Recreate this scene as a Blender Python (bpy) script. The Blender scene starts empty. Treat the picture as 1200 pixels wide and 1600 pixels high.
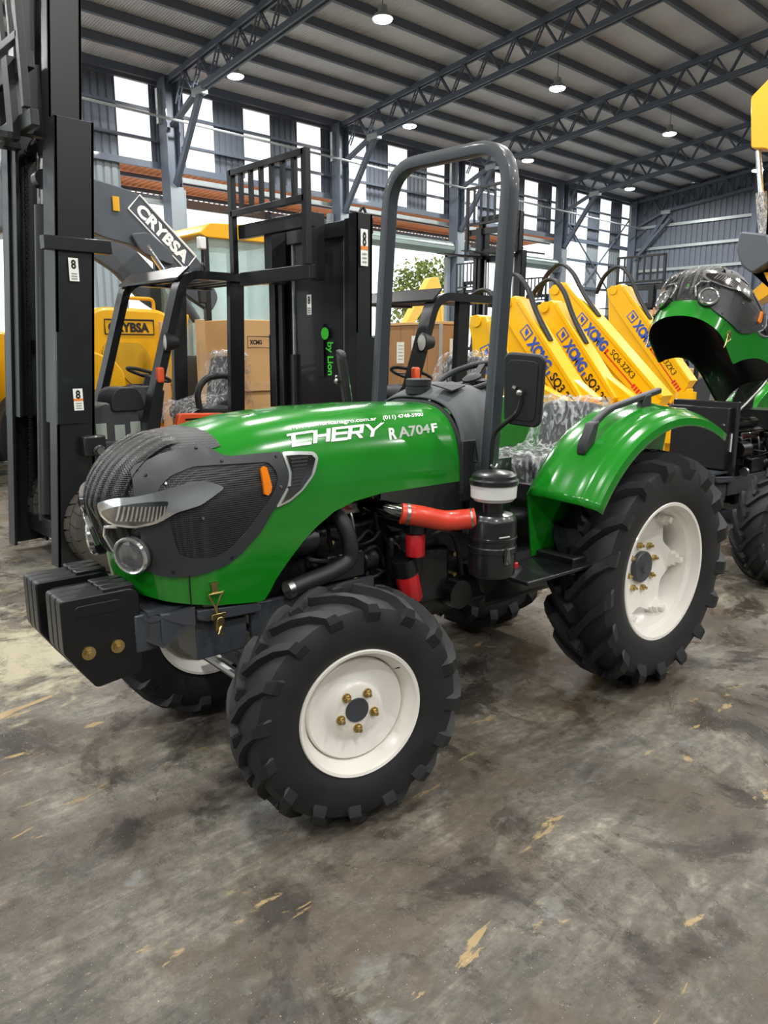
import bpy, bmesh, math, random
from math import sin, cos, pi, radians, atan, atan2, sqrt
from mathutils import Vector, Matrix
random.seed(7)
scene = bpy.context.scene
COL = scene.collection

# ------------------------------------------------------------------ camera, sky, exposure
CAM_H = 1.75
cam_data = bpy.data.cameras.new('camera')
cam_data.sensor_fit = 'HORIZONTAL'
cam_data.sensor_width = 36.0
cam_data.lens = 36.0
cam_data.clip_end = 300
cam = bpy.data.objects.new('camera', cam_data)
COL.objects.link(cam)
cam.location = (0, 0, CAM_H)
cam.rotation_euler = (radians(90) - atan(250 / 1200), 0, radians(46.4 - 90))
scene.camera = cam

world = bpy.data.worlds.new('overcast_sky')
scene.world = world
world.use_nodes = True
bg = world.node_tree.nodes['Background']
bg.inputs[0].default_value = (0.93, 0.97, 1.0, 1)
bg.inputs[1].default_value = 3.4

vs = scene.view_settings
vs.view_transform = 'Standard'
vs.look = 'None'
vs.gamma = 1
vs.use_curve_mapping = False
vs.exposure = -0.8
LAMP_POWER = 480.0

# ------------------------------------------------------------------ materials
def lin(h):
    if isinstance(h, str):
        h = h.lstrip('#')
        c = [int(h[i:i + 2], 16) / 255 for i in (0, 2, 4)]
        return tuple((v / 12.92 if v <= 0.04045 else ((v + 0.055) / 1.055) ** 2.4) for v in c) + (1,)
    return tuple(h) + (1,)

MATS = {}
def mat(name, color, rough=0.5, metal=0.0, coat=0.0, var=0.0, bump=0.0, scale=20.0, rvar=0.0, spec=0.5, emit=None, estr=0, trans=0.0, alpha=1.0):
    m = bpy.data.materials.new(name)
    m.use_nodes = True
    nt = m.node_tree
    b = nt.nodes['Principled BSDF']
    b.inputs['Base Color'].default_value = lin(color)
    b.inputs['Roughness'].default_value = rough
    b.inputs['Metallic'].default_value = metal
    b.inputs['Coat Weight'].default_value = coat
    b.inputs['Coat Roughness'].default_value = 0.06
    b.inputs['Specular IOR Level'].default_value = spec
    b.inputs['Transmission Weight'].default_value = trans
    b.inputs['Alpha'].default_value = alpha
    if emit:
        b.inputs['Emission Color'].default_value = lin(emit)
        b.inputs['Emission Strength'].default_value = estr
    if var or bump or rvar:
        tc = nt.nodes.new('ShaderNodeTexCoord')
        n = nt.nodes.new('ShaderNodeTexNoise')
        n.inputs['Scale'].default_value = scale
        n.inputs['Detail'].default_value = 5
        nt.links.new(tc.outputs['Object'], n.inputs['Vector'])
        if var:
            r = nt.nodes.new('ShaderNodeMapRange')
            r.inputs['To Min'].default_value = 1 - var
            r.inputs['To Max'].default_value = 1 + var
            nt.links.new(n.outputs['Fac'], r.inputs['Value'])
            mx = nt.nodes.new('ShaderNodeVectorMath')
            mx.operation = 'SCALE'
            mx.inputs[0].default_value = lin(color)[:3]
            nt.links.new(r.outputs[0], mx.inputs['Scale'])
            nt.links.new(mx.outputs[0], b.inputs['Base Color'])
        if rvar:
            r2 = nt.nodes.new('ShaderNodeMapRange')
            r2.inputs['To Min'].default_value = max(0.02, rough - rvar)
            r2.inputs['To Max'].default_value = min(1, rough + rvar)
            nt.links.new(n.outputs['Fac'], r2.inputs['Value'])
            nt.links.new(r2.outputs[0], b.inputs['Roughness'])
        if bump:
            bp = nt.nodes.new('ShaderNodeBump')
            bp.inputs['Strength'].default_value = bump
            bp.inputs['Distance'].default_value = 0.01
            nt.links.new(n.outputs['Fac'], bp.inputs['Height'])
            nt.links.new(bp.outputs[0], b.inputs['Normal'])
    MATS[name] = m
    return m

mat('green_paint', '#177d1c', 0.2, coat=0.7, bump=0.02, scale=9)
mat('black_paint', '#17191b', 0.32, coat=0.3)
mat('black_plastic', '#1c1e20', 0.55, bump=0.05, scale=300)
mat('weight_black', '#0e0f10', 0.4, bump=0.05, scale=150)
mat('grey_plastic', '#2e3033', 0.48, bump=0.06, scale=400)
mat('cowl_plastic', '#4b4f52', 0.62, bump=0.08, scale=400)
mat('rubber', '#1b1c1e', 0.6, var=0.75, bump=0.2, scale=7, rvar=0.2)
mat('dusty_rubber', '#413d35', 0.85, var=0.2, bump=0.15, scale=25)
mat('white_paint', '#eeeae2', 0.28, coat=0.4, var=0.03, scale=6)
mat('chassis_grey', '#3b3f45', 0.45, coat=0.1, var=0.08, scale=8)
mat('rops_paint', '#31363c', 0.38, coat=0.15, bump=0.04, scale=120)
mat('chrome', '#e8e8e8', 0.12, metal=0.9)
mat('lens_silver', '#d9dbdc', 0.22, metal=0.6, coat=0.6)
mat('dark_chrome', '#8c8a88', 0.12, metal=1.0)
mat('steel', '#a8a8a6', 0.32, metal=1.0, var=0.1, scale=30)
mat('brass', '#c9b27c', 0.3, metal=1.0, var=0.15, scale=60)
mat('glass_lens', '#f2f4f5', 0.04, trans=0.9, coat=0.5)
mat('orange_lens', '#f08008', 0.15, coat=0.8, emit='#f08008', estr=0.0)
mat('red_hose', '#d8412b', 0.35, coat=0.3)
mat('red_filter', '#c51f26', 0.35, coat=0.3)
mat('white_print', '#f2f2ee', 0.5)
mat('grey_print', '#9aa39a', 0.5)
mat('black_print', '#101112', 0.5)
mat('white_bowl', '#dcdedb', 0.3, coat=0.3)
mat('engine_black', '#121316', 0.38, coat=0.2, var=0.3, bump=0.2, scale=25)

def mesh_mat(name, base, dot, scale, rough=0.45):
    m = mat(name, base, rough)
    nt = m.node_tree
    b = nt.nodes['Principled BSDF']
    tc = nt.nodes.new('ShaderNodeTexCoord')
    v = nt.nodes.new('ShaderNodeTexVoronoi')
    v.inputs['Scale'].default_value = scale
    v.inputs['Randomness'].default_value = 0.0
    nt.links.new(tc.outputs['Object'], v.inputs['Vector'])
    r = nt.nodes.new('ShaderNodeValToRGB')
    r.color_ramp.elements[0].position = 0.38
    r.color_ramp.elements[0].color = lin(dot)
    r.color_ramp.elements[1].position = 0.5
    r.color_ramp.elements[1].color = lin(base)
    nt.links.new(v.outputs['Distance'], r.inputs[0])
    nt.links.new(r.outputs[0], b.inputs['Base Color'])
    bp = nt.nodes.new('ShaderNodeBump')
    bp.inputs['Strength'].default_value = 0.6
    bp.inputs['Distance'].default_value = 0.004
    nt.links.new(v.outputs['Distance'], bp.inputs['Height'])
    nt.links.new(bp.outputs[0], b.inputs['Normal'])
    return m
mesh_mat('perforated_black', '#26282a', '#030303', 130.0)
mesh_mat('perforated_gloss', '#121314', '#030303', 150.0, 0.25)
mesh_mat('perforated_yellow', '#c99a12', '#3a2c06', 55.0, 0.5)

# ------------------------------------------------------------------ mesh builder
def mk(name, m, parent):
    o = bpy.data.objects.new(name, m)
    COL.objects.link(o)
    if parent is not None:
        o.parent = parent
    return o

def frame_of(d):
    d = Vector(d).normalized()
    up = Vector((0, 0, 1)) if abs(d.z) < 0.95 else Vector((1, 0, 0))
    a = d.cross(up).normalized()
    return a, d.cross(a).normalized()

class MB:
    def __init__(self):
        self.v = []
        self.f = []
    def add(self, vs, fs):
        n = len(self.v)
        self.v += [tuple(v) for v in vs]
        self.f += [tuple(i + n for i in f) for f in fs]
        return self
    def box(self, c, s, rot=None):
        hx, hy, hz = s[0] / 2, s[1] / 2, s[2] / 2
        P = [Vector((x, y, z)) for x in (-hx, hx) for y in (-hy, hy) for z in (-hz, hz)]
        if rot is not None:
            R = rot if isinstance(rot, Matrix) else Matrix.Rotation(rot, 3, 'Z')
            P = [R @ p for p in P]
        c = Vector(c)
        return self.add([p + c for p in P], [(0, 1, 3, 2), (4, 6, 7, 5), (0, 4, 5, 1), (2, 3, 7, 6), (0, 2, 6, 4), (1, 5, 7, 3)])
    def bx(self, x0, x1, y0, y1, z0, z1):
        return self.box(((x0 + x1) / 2, (y0 + y1) / 2, (z0 + z1) / 2), (abs(x1 - x0), abs(y1 - y0), abs(z1 - z0)))
    def prism(self, poly, vec):
        n = len(poly)
        vec = Vector(vec)
        P = [Vector(p) for p in poly]
        fs = [tuple(range(n))[::-1], tuple(range(n, 2 * n))]
        fs += [(i, (i + 1) % n, (i + 1) % n + n, i + n) for i in range(n)]
        return self.add(P + [p + vec for p in P], fs)
    def plate_y(self, poly, y0, y1):     # polygon in x,z extruded along y
        return self.prism([(x, y0, z) for x, z in poly], (0, y1 - y0, 0))
    def plate_x(self, poly, x0, x1):     # polygon in y,z
        return self.prism([(x0, y, z) for y, z in poly], (x1 - x0, 0, 0))
    def plate_z(self, poly, z0, z1):
        return self.prism([(x, y, z0) for x, y in poly], (0, 0, z1 - z0))
    def cyl(self, p0, p1, r0, r1=None, n=16, caps=True):
        r1 = r0 if r1 is None else r1
        p0, p1 = Vector(p0), Vector(p1)
        a, b = frame_of(p1 - p0)
        vs = []
        for p, r in ((p0, r0), (p1, r1)):
            for i in range(n):
                t = 2 * pi * i / n
                vs.append(p + a * (r * cos(t)) + b * (r * sin(t)))
        fs = [(i, (i + 1) % n, (i + 1) % n + n, i + n) for i in range(n)]
        if caps:
            fs += [tuple(range(n))[::-1], tuple(range(n, 2 * n))]
        return self.add(vs, fs)
    def sweep(self, pts, sec, up=None, caps=True):
        # sec: list of (u,v) points; u along side vector, v along normal
        P = [Vector(p) for p in pts]
        n = len(sec)
        vs = []
        prev = None
        for i, p in enumerate(P):
            t = (P[min(i + 1, len(P) - 1)] - P[max(i - 1, 0)]).normalized()
            if up is not None:
                a = t.cross(Vector(up))
                if a.length < 1e-4:
                    a = prev or frame_of(t)[0]
                a = a.normalized()
            elif prev is None:
                a = frame_of(t)[0]
            else:
                a = (prev - t * prev.dot(t)).normalized()
            prev = a
            b = a.cross(t).normalized()
            # miter scale
            k = 1.0
            if 0 < i < len(P) - 1:
                d0 = (P[i] - P[i - 1]).normalized()
                c = max(0.5, d0.dot(t))
                k = 1 / c
            q = None
            if 0 < i < len(P) - 1:
                d1 = (P[i + 1] - P[i]).normalized()
                d0 = (P[i] - P[i - 1]).normalized()
                bend = d1 - d0
                q = bend.normalized() if bend.length > 1e-5 else None
            for u, w in sec:
                o = a * u + b * w
                if q is not None:
                    o = o + q * (o.dot(q) * (k - 1))
                vs.append(p + o)
        fs = []
        for i in range(len(P) - 1):
            for j in range(n):
                k2 = (j + 1) % n
                fs.append((i * n + j, i * n + k2, (i + 1) * n + k2, (i + 1) * n + j))
        if caps:
            fs += [tuple(range(n))[::-1], tuple((len(P) - 1) * n + j for j in range(n))]
        return self.add(vs, fs)
    def tube(self, pts, r, n=10, smooth=0, caps=True):
        if smooth:
            pts = curve(pts, smooth)
        return self.sweep(pts, [(r * cos(2 * pi * i / n), r * sin(2 * pi * i / n)) for i in range(n)], caps=caps)
    def bar(self, pts, w, h, up=(0, 0, 1)):
        return self.sweep(pts, [(-w / 2, -h / 2), (w / 2, -h / 2), (w / 2, h / 2), (-w / 2, h / 2)], up=up)
    def lathe(self, prof, c, axis, n=32, cap0=False, cap1=False):
        # prof: (radius, along axis)
        axis = Vector(axis).normalized()
        a, b = frame_of(axis)
        c = Vector(c)
        vs = []
        for r, h in prof:
            for i in range(n):
                t = 2 * pi * i / n
                vs.append(c + axis * h + a * (r * cos(t)) + b * (r * sin(t)))
        m = len(prof)
        fs = []
        for k in range(m - 1):
            for i in range(n):
                j = (i + 1) % n
                fs.append((k * n + i, k * n + j, (k + 1) * n + j, (k + 1) * n + i))
        if cap0:
            fs.append(tuple(range(n))[::-1])
        if cap1:
            fs.append(tuple((m - 1) * n + i for i in range(n)))
        return self.add(vs, fs)
    def grid(self, fn, nu, nv, close_u=False):
        vs = [fn(i / (nu if close_u else nu - 1), j / (nv - 1)) for i in range(nu) for j in range(nv)]
        fs = []
        for i in range(nu if close_u else nu - 1):
            for j in range(nv - 1):
                k = (i + 1) % nu
                fs.append((i * nv + j, k * nv + j, k * nv + j + 1, i * nv + j + 1))
        return self.add(vs, fs)
    def ball(self, c, r, n=12, sz=(1, 1, 1)):
        c = Vector(c)
        vs = [c + Vector((0, 0, r * sz[2]))]
        m = n // 2
        for k in range(1, m):
            ph = pi * k / m
            for i in range(n):
                t = 2 * pi * i / n
                vs.append(c + Vector((r * sz[0] * sin(ph) * cos(t), r * sz[1] * sin(ph) * sin(t), r * sz[2] * cos(ph))))
        vs.append(c - Vector((0, 0, r * sz[2])))
        fs = [(0, 1 + i, 1 + (i + 1) % n) for i in range(n)]
        for k in range(m - 2):
            for i in range(n):
                j = (i + 1) % n
                fs.append((1 + k * n + i, 1 + (k + 1) * n + i, 1 + (k + 1) * n + j, 1 + k * n + j))
        L = len(vs) - 1
        fs += [(L, 1 + (m - 2) * n + (i + 1) % n, 1 + (m - 2) * n + i) for i in range(n)]
        return self.add(vs, fs)
    def mesh(self, name, material, smooth=35, fixn=True):
        me = bpy.data.meshes.new(name)
        me.from_pydata(self.v, [], self.f)
        if fixn:
            bm = bmesh.new()
            bm.from_mesh(me)
            bmesh.ops.recalc_face_normals(bm, faces=bm.faces)
            bm.to_mesh(me)
            bm.free()
        if smooth:
            me.shade_smooth()
            me.set_sharp_from_angle(angle=radians(smooth))
        me.materials.append(MATS[material] if isinstance(material, str) else material)
        return me
    def build(self, name, material, parent=None, smooth=35, bevel=0, solid=0, fixn=True):
        o = mk(name, self.mesh(name, material, smooth, fixn), parent)
        if solid:
            s = o.modifiers.new('thick', 'SOLIDIFY')
            s.thickness = solid
            s.offset = -1
        if bevel:
            b = o.modifiers.new('edges', 'BEVEL')
            b.width = bevel
            b.segments = 2
            b.limit_method = 'ANGLE'
            b.angle_limit = radians(40)
        return o

def curve(pts, k=6):
    P = [Vector(p) for p in pts]
    out = []
    for i in range(len(P) - 1):
        p0, p1, p2, p3 = P[max(i - 1, 0)], P[i], P[i + 1], P[min(i + 2, len(P) - 1)]
        for j in range(k):
            t = j / k
            out.append(0.5 * ((2 * p1) + (p2 - p0) * t + (2 * p0 - 5 * p1 + 4 * p2 - p3) * t * t + (3 * p1 - p0 - 3 * p2 + p3) * t ** 3))
    out.append(P[-1])
    return out

def fillet(pts, r, k=6):
    P = [Vector(p) for p in pts]
    out = [P[0]]
    for i in range(1, len(P) - 1):
        a, b, c = P[i - 1], P[i], P[i + 1]
        d0, d1 = (a - b), (c - b)
        rr = min(r, d0.length * 0.49, d1.length * 0.49)
        s, e = b + d0.normalized() * rr, b + d1.normalized() * rr
        for j in range(k + 1):
            t = j / k
            out.append((1 - t) ** 2 * s + 2 * t * (1 - t) * b + t * t * e)
    out.append(P[-1])
    return out

def fillet2(poly, r, k=4):
    n = len(poly)
    out = []
    for i in range(n):
        a, b, c = Vector(poly[i - 1]), Vector(poly[i]), Vector(poly[(i + 1) % n])
        rr = min(r, (a - b).length * 0.45, (c - b).length * 0.45)
        s, e = b + (a - b).normalized() * rr, b + (c - b).normalized() * rr
        for j in range(k + 1):
            t = j / k
            out.append(tuple((1 - t) ** 2 * s + 2 * t * (1 - t) * b + t * t * e))
    return out

def thing(name, label, cat, loc=(0, 0, 0), rz=0, group=None, kind=None):
    o = bpy.data.objects.new(name, None)
    COL.objects.link(o)
    o.empty_display_size = 0.2
    o.location = loc
    o.rotation_euler = (0, 0, rz)
    return tag(o, label, cat, group, kind)

def tag(o, label=None, cat=None, group=None, kind=None):
    if label: o['label'] = label
    if cat: o['category'] = cat
    if group: o['group'] = group
    if kind: o['kind'] = kind
    return o

def part(name, parent, loc=(0, 0, 0), rot=(0, 0, 0)):
    o = bpy.data.objects.new(name, None)
    COL.objects.link(o)
    o.empty_display_size = 0.05
    o.parent = parent
    o.location = loc
    o.rotation_euler = rot
    return o

def dup(o, parent=None, skip=()):
    c = o.copy()
    COL.objects.link(c)
    c.parent = parent
    for ch in list(o.children):
        if ch.name.split('.')[0] in skip:
            continue
        dup(ch, c, skip)
    return c

# flat lettering: returns 2-D verts and faces, baseline at y=0, scaled to cap height 1, left edge at x=0
_text_cache = {}
def text2d(s, bold=0.0):
    key = (s, bold)
    if key in _text_cache:
        return _text_cache[key]
    cu = bpy.data.curves.new('lettering', 'FONT')
    cu.body = s
    cu.offset = bold
    cu.resolution_u = 3
    o = bpy.data.objects.new('lettering', cu)
    COL.objects.link(o)
    bpy.context.view_layer.update()
    dg = bpy.context.evaluated_depsgraph_get()
    me = bpy.data.meshes.new_from_object(o.evaluated_get(dg))
    vs = [(v.co.x, v.co.y) for v in me.vertices]
    fs = [tuple(p.vertices) for p in me.polygons]
    bpy.data.objects.remove(o)
    bpy.data.curves.remove(cu)
    bpy.data.meshes.remove(me)
    x0 = min(v[0] for v in vs)
    x1 = max(v[0] for v in vs)
    y0 = 0.0
    y1 = 0.73
    vs = [((x - x0) / (x1 - x0), (y - y0) / (y1 - y0)) for x, y in vs]
    _text_cache[key] = (vs, fs)
    return vs, fs

def strokes2d(lines, w):
    vs, fs = [], []
    for pl in lines:
        P = [Vector((x, y, 0)) for x, y in pl]
        mb = MB().sweep(P, [(-w / 2, 0), (w / 2, 0)], up=(0, 0, 1), caps=False)
        n = len(vs)
        vs += [(v[0], v[1]) for v in mb.v]
        for i in range(len(P) - 1):
            fs.append((n + 2 * i, n + 2 * i + 1, n + 2 * i + 3, n + 2 * i + 2))
    return vs, fs

def letters(name, tx, fn, material, parent):
    # tx: (verts, faces) in unit box, fn maps (u,v) to 3-D
    mb = MB()
    mb.add([fn(u, v) for u, v in tx[0]], tx[1])
    return mb.build(name, material, parent, smooth=0, fixn=False)

def flat_map(o, ex, ey):
    o, ex, ey = Vector(o), Vector(ex), Vector(ey)
    return lambda u, v: o + ex * u + ey * v
# ------------------------------------------------------------------ structure materials
mat('steel_frame', '#5c6674', 0.5, var=0.12, scale=3, coat=0.1)
mat('siding', '#666e7a', 0.5, var=0.15, scale=1.5)
mat('siding_light', '#8b969b', 0.5, var=0.1, scale=1.5)
mat('galvanised', '#aab2b3', 0.4, metal=0.5, var=0.12, scale=4)
mat('roller_steel', '#8fa09c', 0.45, metal=0.3, var=0.1, scale=3)
mat('rust_sheet', '#d98e60', 0.7, var=0.25, scale=2)
mat('yard', '#c9c6bd', 0.9, var=0.1, scale=0.6)
mat('lamp_shell', '#b9bcbc', 0.4, metal=0.6)
mat('lamp_glow', '#ffffff', 0.4, emit='#f6fbff', estr=25.0)

def concrete():
    m = bpy.data.materials.new('wet_concrete')
    m.use_nodes = True
    nt = m.node_tree
    N, L = nt.nodes, nt.links
    b = N['Principled BSDF']
    tc = N.new('ShaderNodeTexCoord')
    def noise(scale, detail=6, rough=0.6, dist=0.0, sx=1, sy=1, off=0, rot=0):
        mp = N.new('ShaderNodeMapping')
        mp.inputs['Scale'].default_value = (sx, sy, 1)
        mp.inputs['Location'].default_value = (off, off * 1.7, 0)
        mp.inputs['Rotation'].default_value = (0, 0, rot)
        L.new(tc.outputs['Object'], mp.inputs['Vector'])
        n = N.new('ShaderNodeTexNoise')
        n.inputs['Scale'].default_value = scale
        n.inputs['Detail'].default_value = detail
        n.inputs['Roughness'].default_value = rough
        n.inputs['Distortion'].default_value = dist
        L.new(mp.outputs[0], n.inputs['Vector'])
        return n.outputs['Fac']
    def ramp(src, pts):
        r = N.new('ShaderNodeValToRGB')
        els = r.color_ramp.elements
        while len(els) < len(pts):
            els.new(0.5)
        for e, (p, c) in zip(els, pts):
            e.position = p
            e.color = lin(c) if isinstance(c, str) else (c, c, c, 1)
        L.new(src, r.inputs[0])
        return r.outputs[0]
    def mix(fac, a, c, mode='MIX'):
        x = N.new('ShaderNodeMix')
        x.data_type = 'RGBA'
        x.blend_type = mode
        if isinstance(fac, float):
            x.inputs[0].default_value = fac
        else:
            L.new(fac, x.inputs[0])
        L.new(a, x.inputs[6])
        if isinstance(c, str):
            x.inputs[7].default_value = lin(c)
        else:
            L.new(c, x.inputs[7])
        return x.outputs[2]
    base = ramp(noise(1.1, 12, 0.72, 0.5), [(0.30, '#3a3732'), (0.44, '#58544c'), (0.55, '#706b61'), (0.70, '#8f8978')])
    streak = ramp(noise(5, 10, 0.75, 0.8, sx=0.5, sy=2.6, rot=0.55), [(0.28, 0.40), (0.5, 0.95), (0.72, 1.6)])
    col = mix(1.0, base, streak, 'MULTIPLY')
    fine = ramp(noise(24, 10, 0.8, 0.2), [(0.28, 0.42), (0.5, 1.0), (0.72, 1.65)])
    col = mix(1.0, col, fine, 'MULTIPLY')
    # brown and dark damp stains
    brown = ramp(noise(1.8, 9, 0.68, 0.6, off=6.4), [(0.47, 0.0), (0.57, 0.65)])
    col = mix(brown, col, '#4f4436')
    stain = ramp(noise(1.25, 9, 0.66, 0.7, off=3.1), [(0.51, 0.0), (0.60, 0.8)])
    col = mix(stain, col, '#26231f')
    # bluish cement skin
    blue = ramp(noise(2.2, 9, 0.7, 0.4, off=7.7), [(0.58, 0.0), (0.66, 0.55)])
    col = mix(blue, col, '#7d8383')
    # tan dried mud
    mud = ramp(noise(3.0, 8, 0.62, 0.7, sx=0.6, sy=1.7, off=2.3, rot=0.6), [(0.63, 0.0), (0.65, 0.85)])
    col = mix(mud, col, '#a58d62')
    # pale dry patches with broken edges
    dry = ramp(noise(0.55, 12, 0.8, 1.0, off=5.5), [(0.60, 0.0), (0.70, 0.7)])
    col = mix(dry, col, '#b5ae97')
    # pale lane beyond the tractor: dry concrete plus painted-in window light, broken by noise
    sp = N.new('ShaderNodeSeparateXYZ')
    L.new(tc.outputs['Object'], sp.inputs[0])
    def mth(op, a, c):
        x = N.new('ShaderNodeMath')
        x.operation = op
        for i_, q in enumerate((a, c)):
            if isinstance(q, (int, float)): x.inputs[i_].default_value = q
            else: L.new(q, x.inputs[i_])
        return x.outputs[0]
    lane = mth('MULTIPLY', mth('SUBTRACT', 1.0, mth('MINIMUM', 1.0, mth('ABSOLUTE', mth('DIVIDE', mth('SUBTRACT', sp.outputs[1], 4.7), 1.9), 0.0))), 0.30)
    dry_lit = ramp(mth('ADD', mth('MULTIPLY', noise(2.4, 12, 0.78, 0.9, off=4.4), 1.0), lane), [(0.66, 0.0), (0.80, 0.8)])
    col = mix(dry_lit, col, '#b4ac92')
    # specks of grit
    speck = ramp(noise(150, 2, 0.5), [(0.70, 0.0), (0.74, 0.8)])
    col = mix(speck, col, '#cfc8b4')
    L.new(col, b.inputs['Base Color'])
    # the floor is damp: gloss comes and goes
    wet = ramp(noise(1.25, 12, 0.75, 0.7, off=3.1), [(0.36, 0.55), (0.50, 0.36), (0.60, 0.12)])
    L.new(wet, b.inputs['Roughness'])
    b.inputs['Specular IOR Level'].default_value = 0.55
    bp = N.new('ShaderNodeBump')
    bp.inputs['Strength'].default_value = 0.7
    bp.inputs['Distance'].default_value = 0.01
    L.new(noise(26, 9, 0.75, 0.3), bp.inputs['Height'])
    L.new(bp.outputs[0], b.inputs['Normal'])
    MATS['wet_concrete'] = m
concrete()

def roofing():
    m = mat('roof_foil', '#d0d3d8', 0.5, metal=0.1)
    nt = m.node_tree
    N, L = nt.nodes, nt.links
    b = N['Principled BSDF']
    tc = N.new('ShaderNodeTexCoord')
    w = N.new('ShaderNodeTexWave')
    w.bands_direction = 'X'
    w.inputs['Scale'].default_value = 4.5
    w.inputs['Distortion'].default_value = 0.15
    L.new(tc.outputs['Object'], w.inputs['Vector'])
    n = N.new('ShaderNodeTexNoise')
    n.inputs['Scale'].default_value = 0.5
    n.inputs['Detail'].default_value = 4
    L.new(tc.outputs['Object'], n.inputs['Vector'])
    r = N.new('ShaderNodeValToRGB')
    r.color_ramp.elements[0].position = 0.3
    r.color_ramp.elements[0].color = lin('#c6c6cb')
    r.color_ramp.elements[1].position = 0.7
    r.color_ramp.elements[1].color = lin('#e2e5ea')
    L.new(n.outputs['Fac'], r.inputs[0])
    L.new(r.outputs[0], b.inputs['Base Color'])
    bp = N.new('ShaderNodeBump')
    bp.inputs['Strength'].default_value = 0.8
    bp.inputs['Distance'].default_value = 0.02
    L.new(w.outputs['Fac'], bp.inputs['Height'])
    L.new(bp.outputs[0], b.inputs['Normal'])
roofing()

def pane_mat():
    m = bpy.data.materials.new('translucent_sheet')
    m.use_nodes = True
    nt = m.node_tree
    N, L = nt.nodes, nt.links
    N.clear()
    out = N.new('ShaderNodeOutputMaterial')
    tr = N.new('ShaderNodeBsdfTransparent')
    tr.inputs[0].default_value = (0.97, 0.98, 0.98, 1)
    tl = N.new('ShaderNodeBsdfTranslucent')
    tl.inputs[0].default_value = (0.95, 0.96, 0.96, 1)
    mx = N.new('ShaderNodeMixShader')
    mx.inputs[0].default_value = 0.3
    L.new(tr.outputs[0], mx.inputs[1])
    L.new(tl.outputs[0], mx.inputs[2])
    L.new(mx.outputs[0], out.inputs[0])
    MATS['translucent_sheet'] = m
pane_mat()

# ------------------------------------------------------------------ floor, roof, walls
WY = 20.0           # long wall
X0, X1 = -14.0, 35.6
COLS = [5.1, 11.0, 16.9, 22.5, 29.2, 35.3]
EAVE, SLOPE = 8.72, 0.117
def roof_z(y):
    return EAVE + SLOPE * (WY - abs(y))

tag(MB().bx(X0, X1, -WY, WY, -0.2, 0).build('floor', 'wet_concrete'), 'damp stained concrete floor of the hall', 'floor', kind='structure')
tag(MB().bx(-60, 110, WY + 0.002, 130, -0.25, -0.03).build('ground', 'yard'), 'pale yard ground outside the open hall doors', 'ground', kind='structure')

ceil = MB()
rz0, rzr = roof_z(20.6), roof_z(0)
ceil.add([(X0, 20.6, rz0 + .14), (X1 + .3, 20.6, rz0 + .14), (X1 + .3, 0, rzr + .14), (X0, 0, rzr + .14), (X0, -20.6, rz0 + .14), (X1 + .3, -20.6, rz0 + .14)],
         [(0, 1, 2, 3), (3, 2, 5, 4)])
ceiling = ceil.build('ceiling', 'roof_foil', smooth=0, solid=0.06, fixn=False)
tag(ceiling, 'corrugated metal roof lined with dull silver foil', 'ceiling', kind='structure')
pm = MB().box((0, 0, 0), (X1 - X0, 0.09, 0.2)).add([], []).mesh('purlin', 'steel_frame', smooth=0)
ysl = atan(SLOPE)
k = 0
while 19.9 - 1.1 * k > 0:
    for s in (1, -1):
        if s < 0 and k % 2:
            continue
        y = 19.9 - 1.1 * k
        o = mk('purlin', pm, ceiling)
        o.location = ((X0 + X1) / 2, s * y, roof_z(y) + 0.02)
        o.rotation_euler = (-ysl * s, 0, 0)
    k += 1

# lattice trusses, each with double chords and paired-bar web members
web_cache = {}
def web_mesh(L):
    key = round(L, 2)
    if key not in web_cache:
        mb = MB()
        for s in (-.045, .045):
            mb.box((0, s, L / 2), (0.035, 0.028, L))
        nb = 4
        for i in range(1, nb):
            mb.box((0, 0, L * i / nb), (0.03, 0.09, 0.025))
        web_cache[key] = mb.mesh('web_member', 'steel_frame', smooth=0)
    return web_cache[key]

def truss(x, label, ylo=-4.0):
    t = thing('roof_truss', label, 'truss', (x, WY, 0), kind='structure', group='lattice roof trusses across the hall')
    def top(y): return roof_z(y) - 0.1
    def bot(y): return roof_z(y) - 0.1 - (0.72 if y < 18.1 else 0.72)
    for nm, f in (('top_chord', top), ('bottom_chord', bot)):
        y0 = 19.85 if nm == 'top_chord' else 18.4
        mb = MB()
        for s in (-.07, .07):
            pts = [(s, y0 - WY, f(y0)), (s, 0 - WY, f(0)), (s, ylo * 1 - WY, f(ylo))]
            mb.bar(pts, 0.055, 0.13)
        mb.build(nm, 'steel_frame', t, smooth=0)
    # haunch from the column to the bottom chord
    MB().bar([(0, 19.6 - WY, 7.55), (0, 18.25 - WY, bot(18.25))], 0.14, 0.1).build('bottom_chord', 'steel_frame', t, smooth=0)
    y = 19.3
    up = False
    step = 0.42
    while y > max(ylo, 1.0):
        y2 = y - step
        a = Vector((0, y - WY, top(y) - .04)) if up else Vector((0, y - WY, max(bot(y), 7.75 + (19.3 - y) * 0.3 if y > 18.4 else 0) + .04))
        c = Vector((0, y2 - WY, bot(y2) + .04)) if up else Vector((0, y2 - WY, top(y2) - .04))
        d = c - a
        o = mk('web_member', web_mesh(d.length), t)
        o.location = a
        o.rotation_euler = d.to_track_quat('Z', 'X').to_euler()
        y = y2
        up = not up
    return t

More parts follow.
